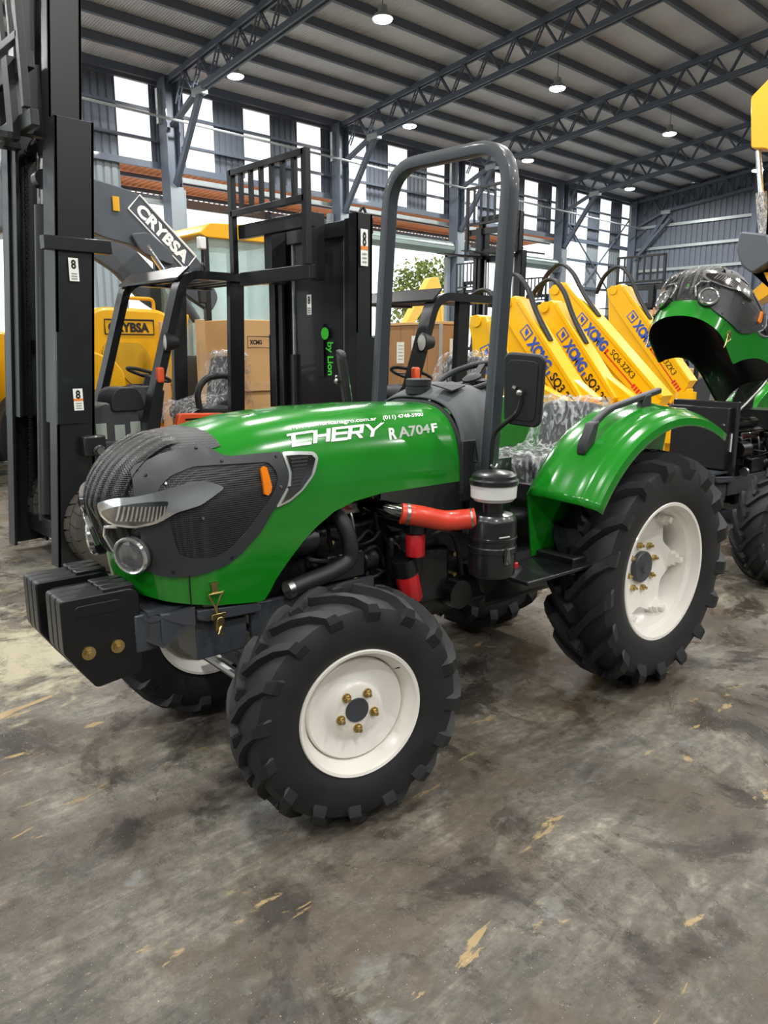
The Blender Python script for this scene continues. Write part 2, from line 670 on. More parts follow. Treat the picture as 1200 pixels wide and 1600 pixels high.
def column(x, label):
    c = thing('steel_column', label, 'column', (x, WY - 0.25, 0), kind='structure', group='steel columns along the window wall')
    MB().bx(-.20, -.175, -.2, .2, 0, 8.7).build('flange', 'steel_frame', c, smooth=0, bevel=.004)
    MB().bx(.175, .20, -.2, .2, 0, 8.7).build('flange', 'steel_frame', c, smooth=0, bevel=.004)
    MB().bx(-.175, .175, -.01, .01, 0, 8.7).build('web', 'steel_frame', c, smooth=0)
    MB().bx(-.19, .19, -.235, -.2, 0, 6.05).build('guide_plate', 'siding_light', c, smooth=0)
    MB().bar([(0, -.2, 6.1), (0, -1.6, 8.02)], 0.12, 0.16).build('knee_brace', 'steel_frame', c, smooth=0, bevel=.004)
    MB().bx(-.1, .1, -1.8, -1.35, 7.98, 8.14).build('gusset', 'galvanised', c, smooth=0)
    MB().bx(-.30, .02, .02, .12, 7.6, 8.45).build('end_plate', 'galvanised', c, smooth=0)
    return c
names = ['truss spanning overhead nearest the camera', 'first lattice truss, above the raised black mast',
         'second lattice truss, crossing above the tall roll bar', 'third lattice truss counted from the raised black mast',
         'fourth lattice truss, near the far gable wall', 'last lattice truss standing against the corrugated gable wall']
cnames = ['column hidden behind the raised black mast', 'first visible column, behind the grey loader boom', 'second column, rising behind the black mast with green sticker',
          'third column, between the two rolled-up doors', 'fourth column, behind the far mast with load guard', 'corner column where window wall meets gable wall']
for x, a, b_ in zip(COLS, names, cnames):
    if x > 6:
        column(x, b_)
        truss(x, a, -4.0 if x < 20 else 3.0)

# long wall: siding sheets between translucent strips
wall = thing('wall_left', 'long hall wall of grey corrugated sheets and bright strips', 'wall', (0, WY, 0), kind='structure')
def sheet(w, h, n):
    mb = MB()
    pts = []
    for i in range(n):
        a = i * w / n
        p = w / n
        pts += [(a, 0), (a + p * .62, 0), (a + p * .70, .035), (a + p * .92, .035)]
    pts.append((w, 0))
    vs = [(x, y, z) for z in (0, h) for x, y in pts]
    m = len(pts)
    mb.add(vs, [(i, i + 1, i + 1 + m, i + m) for i in range(m - 1)])
    return mb
PER, WW, WX0 = 1.925, 0.915, 9.72
ZB, ZT = 6.62, 8.62
top_sheet = sheet(PER - WW, ZT - ZB, 5).mesh('siding_panel', 'siding', smooth=0)
low_sheet = sheet(PER - WW, ZB - .02, 5).mesh('siding_panel', 'siding_light', smooth=0)
pane = MB().bx(0, WW, -.006, .006, 0, ZT - ZB).mesh('pane', 'translucent_sheet', smooth=0)
low_pane = MB().bx(0, WW, -.006, .006, 0, ZB - .02).mesh('pane', 'translucent_sheet', smooth=0)
wn = 0
ordinal = ['first', 'second', 'third', 'fourth', 'fifth', 'sixth', 'seventh', 'eighth', 'ninth', 'tenth', 'eleventh', 'twelfth', 'thirteenth', 'fourteenth', 'fifteenth', 'sixteenth']
for k in range(-12, 14):
    x = WX0 + PER * k
    o = mk('siding_panel', top_sheet, wall)
    o.location = (x + WW, 0.12, ZB)
    if k == -1 or x < 4 or x > 29.0:
        o = mk('siding_panel', low_sheet, wall)
        o.location = (x + WW, 0.12, 0.01)
    if x + WW > X1: continue
    wn += 1
    p = mk('window_%d' % wn, pane, None)
    p.location = (x, WY + .13, ZB)
    n_vis = k
    lab = 'bright translucent wall strip, %s counted from the raised black mast' % ordinal[k] if k >= 0 else 'translucent wall strip out of sight behind the raised mast'
    tag(p, lab, 'window', 'translucent strips of the long wall', 'structure')
    if x > 29.0 or x < 3:
        q = mk('lower_pane', low_pane, p)
        q.location = (0, 0, -ZB + .01)
# rails across the strips
for z, h in ((8.64, .14), (7.95, .07), (7.22, .07), (6.60, .16)):
    MB().bx(X0, X1, -.02, .08, z - h / 2, z + h / 2).build('girt', 'steel_frame', wall, smooth=0)
for z in (5.75, 4.6, 3.4, 2.2):
    MB().bx(29.3, 35.3, -.02, .08, z - .05, z + .05).build('girt', 'steel_frame', wall, smooth=0)
MB().bx(X0, 11, -.02, .08, 5.65, 5.75).build('girt', 'galvanised', wall, smooth=0)
MB().bx(11, 29.2, .02, .12, 6.30, 6.42).build('girt', 'galvanised', wall, smooth=0)
MB().tube([(X0, -.8, 7.85), (20, -.8, 7.5), (X1, -.8, 7.4)], .035, 8).build('conduit_pipe', 'galvanised', wall)
# crossed bracing rods of the last bay
for a, b_ in (((29.4, -.1, 3.0), (35.2, -.1, 8.0)), ((29.4, -.1, 7.6), (35.2, -.1, 3.3))):
    MB().tube([a, b_], .035, 8).build('bracing_rod', 'steel_frame', wall)

# roller doors wound up above the openings
for n, (xa, xb, z) in enumerate(((17.2, 22.2, 5.45), (22.8, 28.9, 5.35), (11.3, 16.6, 5.95))):
    d = thing('door_%d' % (n + 1), ['rolled-up steel door above the opening behind the wooden crate', 'rolled-up steel door above the opening with parked masts outside', 'rolled-up steel door above the opening with the yellow cab'][n], 'door', (xa, WY - .35, z), kind='structure')
    L = xb - xa
    if n < 2:
        MB().cyl((.15, 0, 0), (L - .15, 0, 0), .23, n=20).build('roll', 'roller_steel', d)
        for i in range(3):
            a = 2.4 + i * .5
            MB().box((L / 2, .235 * cos(a), .235 * sin(a)), (L - .32, .02, .03)).build('curtain_edge', 'roller_steel', d, smooth=0)
        MB().bx(0, .12, -.25, .25, -.28, .28).build('bracket', 'steel_frame', d, smooth=0)
        MB().bx(L - .12, L, -.25, .25, -.28, .28).build('bracket', 'steel_frame', d, smooth=0)
    MB().bx(-.05, .12, .15, .3, -z, 0.1).build('guide_rail', 'siding_light', d, smooth=0)
    MB().bx(L - .12, L + .05, .15, .3, -z, 0.1).build('guide_rail', 'siding_light', d, smooth=0)

# lean-to roof outside the doors, rusty underside
lean = thing('lean_to_roof', 'rust-brown lean-to roof outside, seen from below beyond the doors', 'canopy', (0, WY + .4, 0), kind='structure')
def lean_z(y): return 6.72 - .035 * (y - WY)
sh = sheet(1.0, 3.4, 5)
shm = sh.mesh('roof_sheet', 'rust_sheet', smooth=0)
for i in range(28):
    o = mk('roof_sheet', shm, lean)
    o.location = (3 + i * 1.0, 0, 6.78)
    o.rotation_euler = (radians(90) + .02, 0, 0)
    o.rotation_euler = (-radians(92), 0, 0)
for y in (1.1, 2.6):
    MB().bx(3, 31, y, y + .1, 6.60 - .035 * y, 6.70 - .035 * y).build('rafter_beam', 'steel_frame', lean, smooth=0)
for x in (11, 16.9, 22.5, 29):
    MB().bar([(x, 0, 5.9), (x, 3.3, 6.5)], .08, .08).build('strut', 'steel_frame', lean, smooth=0)
    MB().bx(x - .06, x + .06, 3.2, 3.32, 0, 6.6).build('post', 'steel_frame', lean, smooth=0)
MB().bx(3, 31, 3.35, 3.45, 6.35, 6.62).build('gutter', 'galvanised', lean, smooth=0)

# gable wall
gable = thing('wall_back', 'far gable wall of dark grey ribbed sheets', 'wall', (35.45, 0, 0), kind='structure')
gs = MB()
gm = {}
y = 19.9
while y > -20:
    w = 1.0
    h = round(roof_z(y - .5) + .22, 1)
    if h not in gm:
        gm[h] = sheet(w, h - .02, 4).mesh('siding_panel', 'siding', smooth=0)
    o = mk('siding_panel', gm[h], gable)
    o.location = (0, y, 0.01)
    o.rotation_euler = (0, 0, -radians(90))
    y -= w
for z in (7.5, 6.52, 5.53, 4.0, 2.4):
    MB().bx(-.12, -.02, -19.8, 19.6, z - .06, z + .06).build('girt', 'galvanised', gable, smooth=0)
for yy in (14.1, 8, 2):
    MB().bx(-.35, -.05, yy - .12, yy + .12, 0, roof_z(yy) - .3).build('column', 'steel_frame', gable, smooth=0)
MB().bar([(-.3, 19.6, 6.0), (-.3, 17.9, 7.75)], .12, .12).build('knee_brace', 'steel_frame', gable, smooth=0)

# the side behind the camera, with the same light strips, closes the hall
wr = thing('wall_right', 'opposite long wall behind the camera', 'wall', (0, -WY, 0), kind='structure')
MB().bx(X0, X1, -.1, .0, 0, 8.9).build('siding_panel', 'siding_light', wr, smooth=0)
wf = thing('wall_front', 'end wall of the hall behind the camera', 'wall', (X0, 0, 0), kind='structure')
for ya, yb, za, zb in ((-20, 4, 0, 11), (4, 12, 5.5, 10.6), (12, 20, 0, 9.8)):
    MB().bx(-.1, 0, ya, yb, za, zb).build('siding_panel', 'siding_light', wf, smooth=0)

# ------------------------------------------------------------------ high-bay lamps
lamp_root = None
def make_lamp(loc, label, with_wire=True):
    t = thing('ceiling_lamp', label, 'lamp', loc, group='white high-bay lamps hanging from the roof')
    zt = roof_z(loc[1]) - loc[2]
    MB().lathe([(.03, .26), (.09, .25), (.10, .12), (.17, .08), (.22, .02), (.225, 0), (.20, 0)], (0, 0, 0), (0, 0, 1), 24, cap0=True).build('housing', 'lamp_shell', t)
    MB().lathe([(.205, .004), (.19, -.03), (.12, -.055), (.0, -.062)], (0, 0, 0), (0, 0, 1), 24).build('diffuser', 'lamp_glow', t)
    MB().cyl((0, 0, .25), (0, 0, zt), .008, n=6).build('wire', 'black_plastic', t)
    ld = bpy.data.lights.new('lamp_light', 'AREA')
    ld.shape = 'DISK'
    ld.size = 0.42
    ld.energy = LAMP_POWER
    ld.color = (1.0, 0.985, 0.95)
    lo = bpy.data.objects.new('lamp_light', ld)
    COL.objects.link(lo)
    lo.parent = t
    lo.location = (0, 0, -.075)
    return t
LAMPS = {(12.15, 12.8): 'lamp at the top edge, high above the roll bar', (11.8, 17.78): 'lamp beside the first truss, above the grey loader boom',
         (18.05, 17.82): 'lamp just above the curved top of the roll bar', (18.4, 12.75): 'lamp hanging right of the roll bar under the second truss',
         (24.2, 17.9): 'lamp close behind the near roll bar post', (24.6, 12.75): 'lamp between third and fourth trusses, on a long wire',
         (31.35, 17.86): 'small far lamp near the corner of the gable wall', (31.76, 12.8): 'small far lamp beside the raised yellow excavator arm'}
for (x, y), lab in LAMPS.items():
    make_lamp((x, y, 8.5), lab)
for x in (-6, 0, 6):  # unseen lamps carrying the grid on, added to light the hall
    for y in (17.8, 12.8):
        make_lamp((x, y, 8.5), 'high-bay lamp outside the picture')
for x in (-6, 0, 6, 12.1, 19.0, 24.9):  # further rows, nearly all unseen, added for the same light
    for y in (7.2, 2.2, -3.2, -8.5):
        make_lamp((x, y, 8.5), 'high-bay lamp outside the picture')
# ------------------------------------------------------------------ bonnet surface of the tractor (tractor frame: x rearward, y away from the camera, z up)
def lerp_tab(t, x):
    if x <= t[0][0]: return t[0][1]
    for (a, b), (c, d) in zip(t, t[1:]):
        if x <= c: return b + (d - b) * (x - a) / (c - a)
    return t[-1][1]
HZ0, HM = 1.12, 3.0
def HW(x):
    if x >= -.30: return .31 + .02 * min(1, (x + .30) / 1.2)
    return .31 * max(0, 1 - ((-.30 - x) / .345) ** 2.3) ** (1 / 2.3)
ZTT = [(-.30, 1.462), (-.2, 1.485), (-.1, 1.505), (.05, 1.518), (.2, 1.526), (.5, 1.53), (.95, 1.518)]
def KZ(z):
    return 1.0 if z >= 1.24 else 1 - .20 * min(1, (1.24 - z) / .24) ** 1.3 - .06 * max(0, .98 - z) / .12
def nx(x, z):
    return x if x >= -.30 else -.30 + (x + .30) / KZ(z)
def HT(x):
    if x >= -.30: return lerp_tab(ZTT, x)
    return HZ0 + .05 + .292 * max(0, 1 - ((-.30 - x) / .345) ** 2.0) ** (1 / 2.0)
def hood_y(x, z):
    w = HW(nx(x, z))
    if z <= HZ0: return w
    q = (z - HZ0) / (HT(x) - HZ0)
    return w * max(0, 1 - q ** HM) ** (1 / HM) if q < 1 else 0
def hood_z(x, y):
    w = HW(x)
    q = abs(y) / w if w > 1e-6 else 2
    return HZ0 + (HT(x) - HZ0) * max(0, 1 - q ** HM) ** (1 / HM) if q < 1 else HZ0
def hood_in(x, y, z):
    return nx(x, z) > -.645 and z < HT(x) and abs(y) < hood_y(x, z)
def hood_F(x, y, z):
    x = max(x, -.6449)
    w = max(HW(max(-.6449, nx(x, z))), 1e-4)
    q = max(0, (z - HZ0) / (HT(x) - HZ0))
    return (abs(y) / w) ** HM + q ** HM
def hood_n(x, y, z):
    e = .004
    x = max(x, -.640)
    g = Vector((hood_F(x + e, y, z) - hood_F(x - e, y, z), hood_F(x, y + e, z) - hood_F(x, y - e, z), hood_F(x, y, z + e) - hood_F(x, y, z - e)))
    return g.normalized() if g.length > 1e-9 else Vector((-1, 0, 0))
def hood_ray(y, phi, cx=-.35, cz=1.05):
    d = (-cos(phi), sin(phi))
    lo, hi = 0, .7
    for _ in range(30):
        m = (lo + hi) / 2
        if hood_in(cx + d[0] * m, y, cz + d[1] * m): lo = m
        else: hi = m
    return Vector((cx + d[0] * lo, y, cz + d[1] * lo))
def hood_pt(x, th, s=-1, off=0.0):
    w = HW(x)
    y = s * w * max(0, cos(th)) ** (2 / HM)
    z = HZ0 + (HT(x) - HZ0) * max(0, sin(th)) ** (2 / HM)
    p = Vector((x, y, z))
    return p + hood_n(x, y, z) * off if off else p
ZL = [(-.66, .90), (-.55, .875), (-.43, .858), (-.2, .826), (-.135, .818), (-.115, .826), (-.07, .90), (0, .977), (.06, 1.035), (.12, 1.08), (.184, 1.116), (.3, 1.15), (.448, 1.168), (.95, 1.172)]

def hood_shell(off=0.0, x1=.905, shrink=True, lift=0.0):
    xs = [-.30 - .345 * sin(pi / 2 * (1 - i / 26)) for i in range(26)] + [-.30 + i * .025 for i in range(49)]
    xs = [x for x in xs if x <= x1] + [x1]
    mb = MB()
    rows = []
    for x in xs:
        zl = lerp_tab(ZL, x) + lift
        row = []
        n1, n2 = 7, 30
        zz = [zl + (HZ0 - zl) * i / n1 for i in range(n1)] if zl < HZ0 - .005 else [HZ0 + (zl - HZ0) * 0 for i in range(n1)]
        th0 = 0.0
        if zl >= HZ0 - .005:
            th0 = math.asin(min(1, ((zl - HZ0 + .0055) / (HT(x) - HZ0)) ** (HM / 2)))
            zz = None
        left = []
        if zz is None:
            p = hood_pt(x, th0)
            left = [p.copy() for _ in range(n1)]
        else:
            left = [Vector((x, -HW(x), z)) for z in zz]
        ths = [th0 + (pi / 2 - th0) * i / (n2 // 2) for i in range(n2 // 2)]
        left += [hood_pt(x, t) for t in ths]
        top = [Vector((x, 0, HT(x)))]
        row = left + top + [Vector((p.x, -p.y, p.z)) for p in reversed(left)]
        out = []
        for p in row:
            q = p.copy()
            if q.x < -.30:
                q.x = -.30 + (q.x + .30) * KZ(q.z)
            if off:
                q = q + hood_n(q.x, q.y, q.z) * off
            if q.z < .99 and shrink:
                q.y *= 1 - (.99 - q.z) * .15
            out.append(q)
        rows.append(out)
    n = len(rows[0])
    vs = [p for r in rows for p in r]
    fs = [(i * n + j, i * n + j + 1, (i + 1) * n + j + 1, (i + 1) * n + j) for i in range(len(rows) - 1) for j in range(n - 1)]
    mb.add(vs, fs)
    return mb

def side_patch(name, outer, material, parent, off=.006, thick=.008, s=-1, holes=(), step=.03, bev=0, dome=0):
    """panel following the bonnet side: outline in x,z, s picks the side"""
    bm = bmesh.new()
    for loop in (outer,) + tuple(holes):
        vv = [bm.verts.new((x, 0, z)) for x, z in loop]
        for i in range(len(vv)):
            bm.edges.new((vv[i], vv[(i + 1) % len(vv)]))
    bmesh.ops.triangle_fill(bm, use_beauty=True, use_dissolve=False, edges=bm.edges[:], normal=(0, -1, 0))
    xs = [p[0] for p in outer]
    zs = [p[1] for p in outer]
    for lo, hi, ax in ((min(xs), max(xs), 0), (min(zs), max(zs), 2)):
        v = math.ceil(lo / step) * step
        while v < hi:
            co = [0, 0, 0]
            co[ax] = v
            no = [0, 0, 0]
            no[ax] = 1
            bmesh.ops.bisect_plane(bm, geom=bm.verts[:] + bm.edges[:] + bm.faces[:], plane_co=co, plane_no=no, dist=1e-5)
            v += step
    top = {}
    base = [(v, v.co.copy()) for v in bm.verts]
    bnd = [e for e in bm.edges if len(e.link_faces) == 1]
    def on(x, z, o):
        y = -hood_y(x, z)
        n = hood_n(x, y, z)
        p = Vector((x, y, z)) + n * o
        if s > 0: p.y = -p.y
        return p
    for v, c in base:
        v.co = on(c.x, c.z, off)
    r = bmesh.ops.extrude_edge_only(bm, edges=bnd)
    new = [g for g in r['geom'] if isinstance(g, bmesh.types.BMVert)]
    # find source coordinate for each new vertex by position
    src = {}
    for v, c in base:
        src[tuple(round(q, 5) for q in v.co)] = c
    for v in new:
        c = src.get(tuple(round(q, 5) for q in v.co))
        if c is not None:
            v.co = on(c.x, c.z, off - thick)
    bmesh.ops.recalc_face_normals(bm, faces=bm.faces)
    me = bpy.data.meshes.new(name)
    bm.to_mesh(me)
    bm.free()
    me.shade_smooth()
    me.set_sharp_from_angle(angle=radians(40))
    me.materials.append(MATS[material])
    o = mk(name, me, parent)
    return o

SHELL = [(-.32, 1.421), (-.293, 1.412), (-.258, 1.384), (-.227, 1.377), (-.12, 1.379), (-.026, 1.379), (-.009, 1.295), (-.019, 1.254), (-.078, 1.175), (-.143, 1.09), (-.221, 1.025), (-.26, 1.004), (-.304, .989), (-.388, .973), (-.43, .970), (-.471, .971), (-.507, .978), (-.530, .993), (-.545, 1.08), (-.556, 1.167), (-.562, 1.261), (-.552, 1.337), (-.536, 1.358), (-.458, 1.394), (-.39, 1.41)]
MESHW = fillet2([(-.502, 1.283), (-.457, 1.326), (-.376, 1.353), (-.269, 1.351), (-.17, 1.349), (-.082, 1.347), (-.053, 1.299), (-.062, 1.259), (-.11, 1.197), (-.18, 1.121), (-.265, 1.05), (-.32, 1.029), (-.416, 1.034), (-.451, 1.058), (-.475, 1.174)], .02, 2)
LAMPV = fillet2([(-.022, 1.378), (.05, 1.374), (.121, 1.368), (.136, 1.346), (.106, 1.284), (.049, 1.229), (-.013, 1.193), (-.074, 1.177), (-.014, 1.256), (-.004, 1.295)], .012, 2)
HEAD = fillet2([(-.632, 1.232), (-.60, 1.252), (-.557, 1.260), (-.5, 1.275), (-.397, 1.303), (-.34, 1.300), (-.281, 1.274), (-.376, 1.225), (-.453, 1.208), (-.508, 1.175), (-.562, 1.160), (-.606, 1.164), (-.626, 1.190)], .012, 2)
LENS = fillet2([(-.625, 1.212), (-.598, 1.230), (-.559, 1.240), (-.52, 1.245), (-.471, 1.246), (-.490, 1.205), (-.511, 1.184), (-.562, 1.169), (-.604, 1.174), (-.620, 1.194)], .008, 2)

def build_bonnet(root):
    hood = hood_shell().build('hood', 'green_paint', root, smooth=60)
    hood_shell(-.012, .895, lift=.012).build('hood_liner', 'engine_black', hood, smooth=60)
    # parting line of the chin
    for s in (-1, 1):
        MB().tube([(-.424, s * .303, .975), (-.424, s * .302, .92), (-.42, s * .297, .862)], .0025, 6).build('seam', 'black_print', hood)
    # front rib grille over the nose
    ys = [-.236 + .472 * i / 142 for i in range(143)]
    phis = [radians(-6) + radians(94) * i / 40 for i in range(41)]
    def fr(u, v):
        y = ys[int(round(u * 142))]
        ph = phis[int(round(v * 40))]
        p = hood_ray(y, ph)
        n = hood_n(*p)
        rib = min(1.0, 1.8 * abs(cos(pi * y / .048)) ** 1.6) if abs(y) < .18 else .0
        e = min(1, (v) * 12, (1 - v) * 12)
        return p + n * (.002 + .010 * rib * max(0, e))
    MB().grid(fr, 143, 41).build('front_grille', 'perforated_gloss', hood, smooth=60)
    # fine mesh field behind the ribs on top
    def tm(u, v):
        x = -.44 + .165 * v + .03 * abs(2 * u - 1)
        y = -.235 + .47 * u
        z = hood_z(x, y)
        return Vector((x, y, z)) + hood_n(x, y, z) * .004
    MB().grid(tm, 30, 8).build('top_mesh', 'perforated_black', hood, smooth=60)
    for s in (-1, 1):
        side_patch('grille_shell', SHELL, 'grey_plastic', hood, off=.010, thick=.012, s=s, holes=(MESHW,))
        side_patch('side_mesh', MESHW, 'perforated_black', hood, off=.005, thick=.003, s=s)
        lv = side_patch('side_vent', LAMPV, 'lens_silver', hood, off=.012, thick=.014, s=s)
        inner = [(-.006, 1.362), (.05, 1.361), (.105, 1.356), (.118, 1.342), (.09, 1.284), (.04, 1.236), (-.01, 1.206), (-.05, 1.192), (-.004, 1.256), (.005, 1.30)]
        side_patch('vent_panel', inner, 'dark_chrome', hood, off=.016, thick=.004, s=s)
        for i in range(9):
            z = 1.352 - i * .0125
            xa = .006 if z > 1.26 else -.02
            xb = min(.085 - i * .006, .1)
            side_patch('vent_slat', [(xa, z), (xb, z), (xb - .003, z - .006), (xa, z - .006)], 'black_plastic', hood, off=.020, thick=.005, s=s)
        side_patch('headlight', HEAD, 'chrome', hood, off=.026, thick=.028, s=s)
        side_patch('headlight_lens', LENS, 'dark_chrome', hood, off=.031, thick=.004, s=s)
        for i in range(12):
            x = -.598 + i * .0095
            side_patch('reflector_rib', [(x, 1.186), (x + .004, 1.186), (x + .012, 1.232), (x + .008, 1.232)], 'chrome', hood, off=.036, thick=.005, s=s, step=.05)
        MB().sweep([hood_ray(s * yy, ph) + hood_n(*hood_ray(s * yy, ph)) * .018 for yy, ph in ((.155, radians(24)), (.10, radians(21)), (.075, radians(14)), (.085, radians(6)), (.10, radians(-2)))], [(-.010, -.006), (.010, -.006), (.010, .006), (-.010, .006)]).build('chrome_strip', 'chrome', hood, bevel=.003)
        side_patch('turn_marker', [(-.124, 1.325), (-.112, 1.333), (-.099, 1.328), (-.087, 1.258), (-.094, 1.237), (-.106, 1.228), (-.120, 1.234)], 'orange_lens', hood, off=.016, thick=.012, s=s)
        # fog lamp
        c = Vector((-.572, s * .178, 1.052))
        n = Vector((-.84, s * .52, -.12)).normalized()
        MB().lathe([(.072, -.04), (.072, .0), (.0, .0)], c, n, 32).build('fog_housing', 'black_plastic', hood)
        fl = MB().lathe([(.068, -.01), (.07, .018), (.064, .026), (.057, .024), (.056, .012)], c, n, 32).build('fog_lamp', 'chrome', hood)
        MB().lathe([(.057, .014), (.04, .02), (.0, .022)], c, n, 32).build('fog_lens', 'glass_lens', hood)
        MB().lathe([(.055, .004), (.03, -.005), (.012, .004), (0, .008)], c, n, 32).build('fog_reflector', 'dark_chrome', hood)
        for x, z in ((-.52, 1.33), (-.339, 1.408), (-.265, 1.363), (-.048, 1.364), (-.046, 1.253), (-.263, 1.018), (-.464, .99), (-.471, 1.303), (-.367, 1.177)):
            y = -hood_y(x, z)
            nn = hood_n(x, y, z)
            p = Vector((x, y, z)) + nn * .010
            if s > 0:
                p.y, nn.y = -p.y, -nn.y
            MB().cyl(p - nn * .004, p + nn * .004, .0075, .005, 10).build('bolt', 'black_print' if z > 1.31 or z < 1.1 else 'steel', hood)
        # chin latch
        lx, ly = -.335, s * .312
        MB().plate_y([(lx - .016, .935), (lx + .016, .935), (lx + .010, .915), (lx + .014, .895), (lx - .014, .895), (lx - .010, .915)], ly - .006, ly + .006).build('latch_hook', 'brass', hood)
        MB().tube([(lx - .028, ly + s * .008, .895), (lx + .028, ly + s * .008, .895), (lx + .002, ly + s * .008, .845), (lx + .002, ly + s * .008, .80), (lx - .004, ly + s * .008, .845), (lx - .028, ly + s * .008, .895)], .004, 8).build('latch_wire', 'brass', hood)
    # rubber edge at the rear
    pts = [hood_pt(.905, t, -1, .002) for t in [0, .1, .25, .45, .65, .85, 1.05, 1.25, 1.45]]
    pts = [Vector((.905, -.332, 1.165))] + pts + [Vector((p.x, -p.y, p.z)) for p in reversed(pts)] + [Vector((.905, .332, 1.165))]
    MB().tube(pts, .011, 8, smooth=2).build('rear_seal', 'black_plastic', hood)
    # lettering on both flanks
    def quad(c):
        (x0, t0), (x1, t1), (x2, t2), (x3, t3) = c
        def f(u, v, s=-1):
            x = (x0 * (1 - u) + x1 * u) * (1 - v) + (x3 * (1 - u) + x2 * u) * v
            t = (t0 * (1 - u) + t1 * u) * (1 - v) + (t3 * (1 - u) + t2 * u) * v
            return hood_pt(x, t, s, .0025)
        return f
    q_ch = quad([(.016, .615), (.462, .624), (.505, .839), (.031, .803)])
    q_ww = quad([(.063, .887), (.486, .895), (.494, .975), (.069, .962)])
    q_te = quad([(.522, .899), (.758, .946), (.770, 1.03), (.534, .99)])
    q_ra = quad([(.512, .561), (.802, .644), (.813, .785), (.525, .74)])
    ch = []
    def letter(lines, x0, w, sl=.0):
        for pl in lines:
            ch.append([(x0 + w * a + sl * b, b) for a, b in pl])
    W_ = .075
    letter([[(1, .06), (.0, .06), (.0, .94), (1.1, .94)], [(-.25, .94), (.0, .94)]], .06, .16)
    letter([[(0, 0), (0, 1)], [(.9, 0), (.9, 1)], [(0, .5), (.9, .5)]], .28, .15)
    letter([[(1, .06), (0.08, .06), (.08, .94), (1, .94)], [(.08, .5), (.95, .5)]], .46, .15)
    letter([[(0, 0), (0, .94), (.9, .94), (.9, .45), (0, .45)], [(.5, .45), (1.0, 0)]], .65, .14)
    letter([[(-.1, 1), (.45, .42), (1.05, 1)], [(.45, .42), (.45, 0)]], .84, .16)
    mb = MB()
    hs, vs_ = .042, .20
    for pl in ch:
        P = []
        for a, b in zip(pl, pl[1:]):
            horiz = abs(a[1] - b[1]) < .01
            if horiz:
                mbq = [(a[0] - (hs / 2 if a[0] < b[0] else -hs / 2), a[1] - vs_ / 2), (b[0] + (hs / 2 if a[0] < b[0] else -hs / 2), b[1] - vs_ / 2), (b[0] + (hs / 2 if a[0] < b[0] else -hs / 2), b[1] + vs_ / 2), (a[0] - (hs / 2 if a[0] < b[0] else -hs / 2), a[1] + vs_ / 2)]
            else:
                mbq = [(a[0] - hs / 2, a[1]), (a[0] + hs / 2, a[1]), (b[0] + hs / 2, b[1]), (b[0] - hs / 2, b[1])]
            # split into small quads so it follows the curve
            for i in range(4):
                u0, u1 = i / 4, (i + 1) / 4
                q = [(mbq[0][0] + (mbq[1][0] - mbq[0][0]) * u, mbq[0][1] + (mbq[1][1] - mbq[0][1]) * u) for u in (u0, u1)] if horiz else None
                if horiz:
                    q2 = [(mbq[3][0] + (mbq[2][0] - mbq[3][0]) * u, mbq[3][1] + (mbq[2][1] - mbq[3][1]) * u) for u in (u1, u0)]
                else:
                    q = [(mbq[0][0] + (mbq[3][0] - mbq[0][0]) * u0, mbq[0][1] + (mbq[3][1] - mbq[0][1]) * u0), (mbq[1][0] + (mbq[2][0] - mbq[1][0]) * u0, mbq[1][1] + (mbq[2][1] - mbq[1][1]) * u0)]
                    q2 = [(mbq[1][0] + (mbq[2][0] - mbq[1][0]) * u1, mbq[1][1] + (mbq[2][1] - mbq[1][1]) * u1), (mbq[0][0] + (mbq[3][0] - mbq[0][0]) * u1, mbq[0][1] + (mbq[3][1] - mbq[0][1]) * u1)]
                mb.add([q_ch(*p) for p in q + q2], [(0, 1, 2, 3)])
    mb.build('maker_lettering', 'white_print', hood, smooth=0, fixn=False)
    letters('web_address', text2d('www.americanagro.com.ar', .012), q_ww, 'white_print', hood)
    letters('telephone_number', text2d('(011) 4748-5900', .012), q_te, 'white_print', hood)
    t_r = text2d('R', .03)
    letters('model_lettering', ([(u * .14, v) for u, v in t_r[0]], t_r[1]), q_ra, 'white_print', hood)
    t_r = text2d('A704', .03)
    letters('model_lettering', ([(.18 + u * .64, v) for u, v in t_r[0]], t_r[1]), q_ra, 'grey_print', hood)
    t_r = text2d('F', .03)
    letters('model_lettering', ([(.86 + u * .12, v) for u, v in t_r[0]], t_r[1]), q_ra, 'white_print', hood)
    return hood

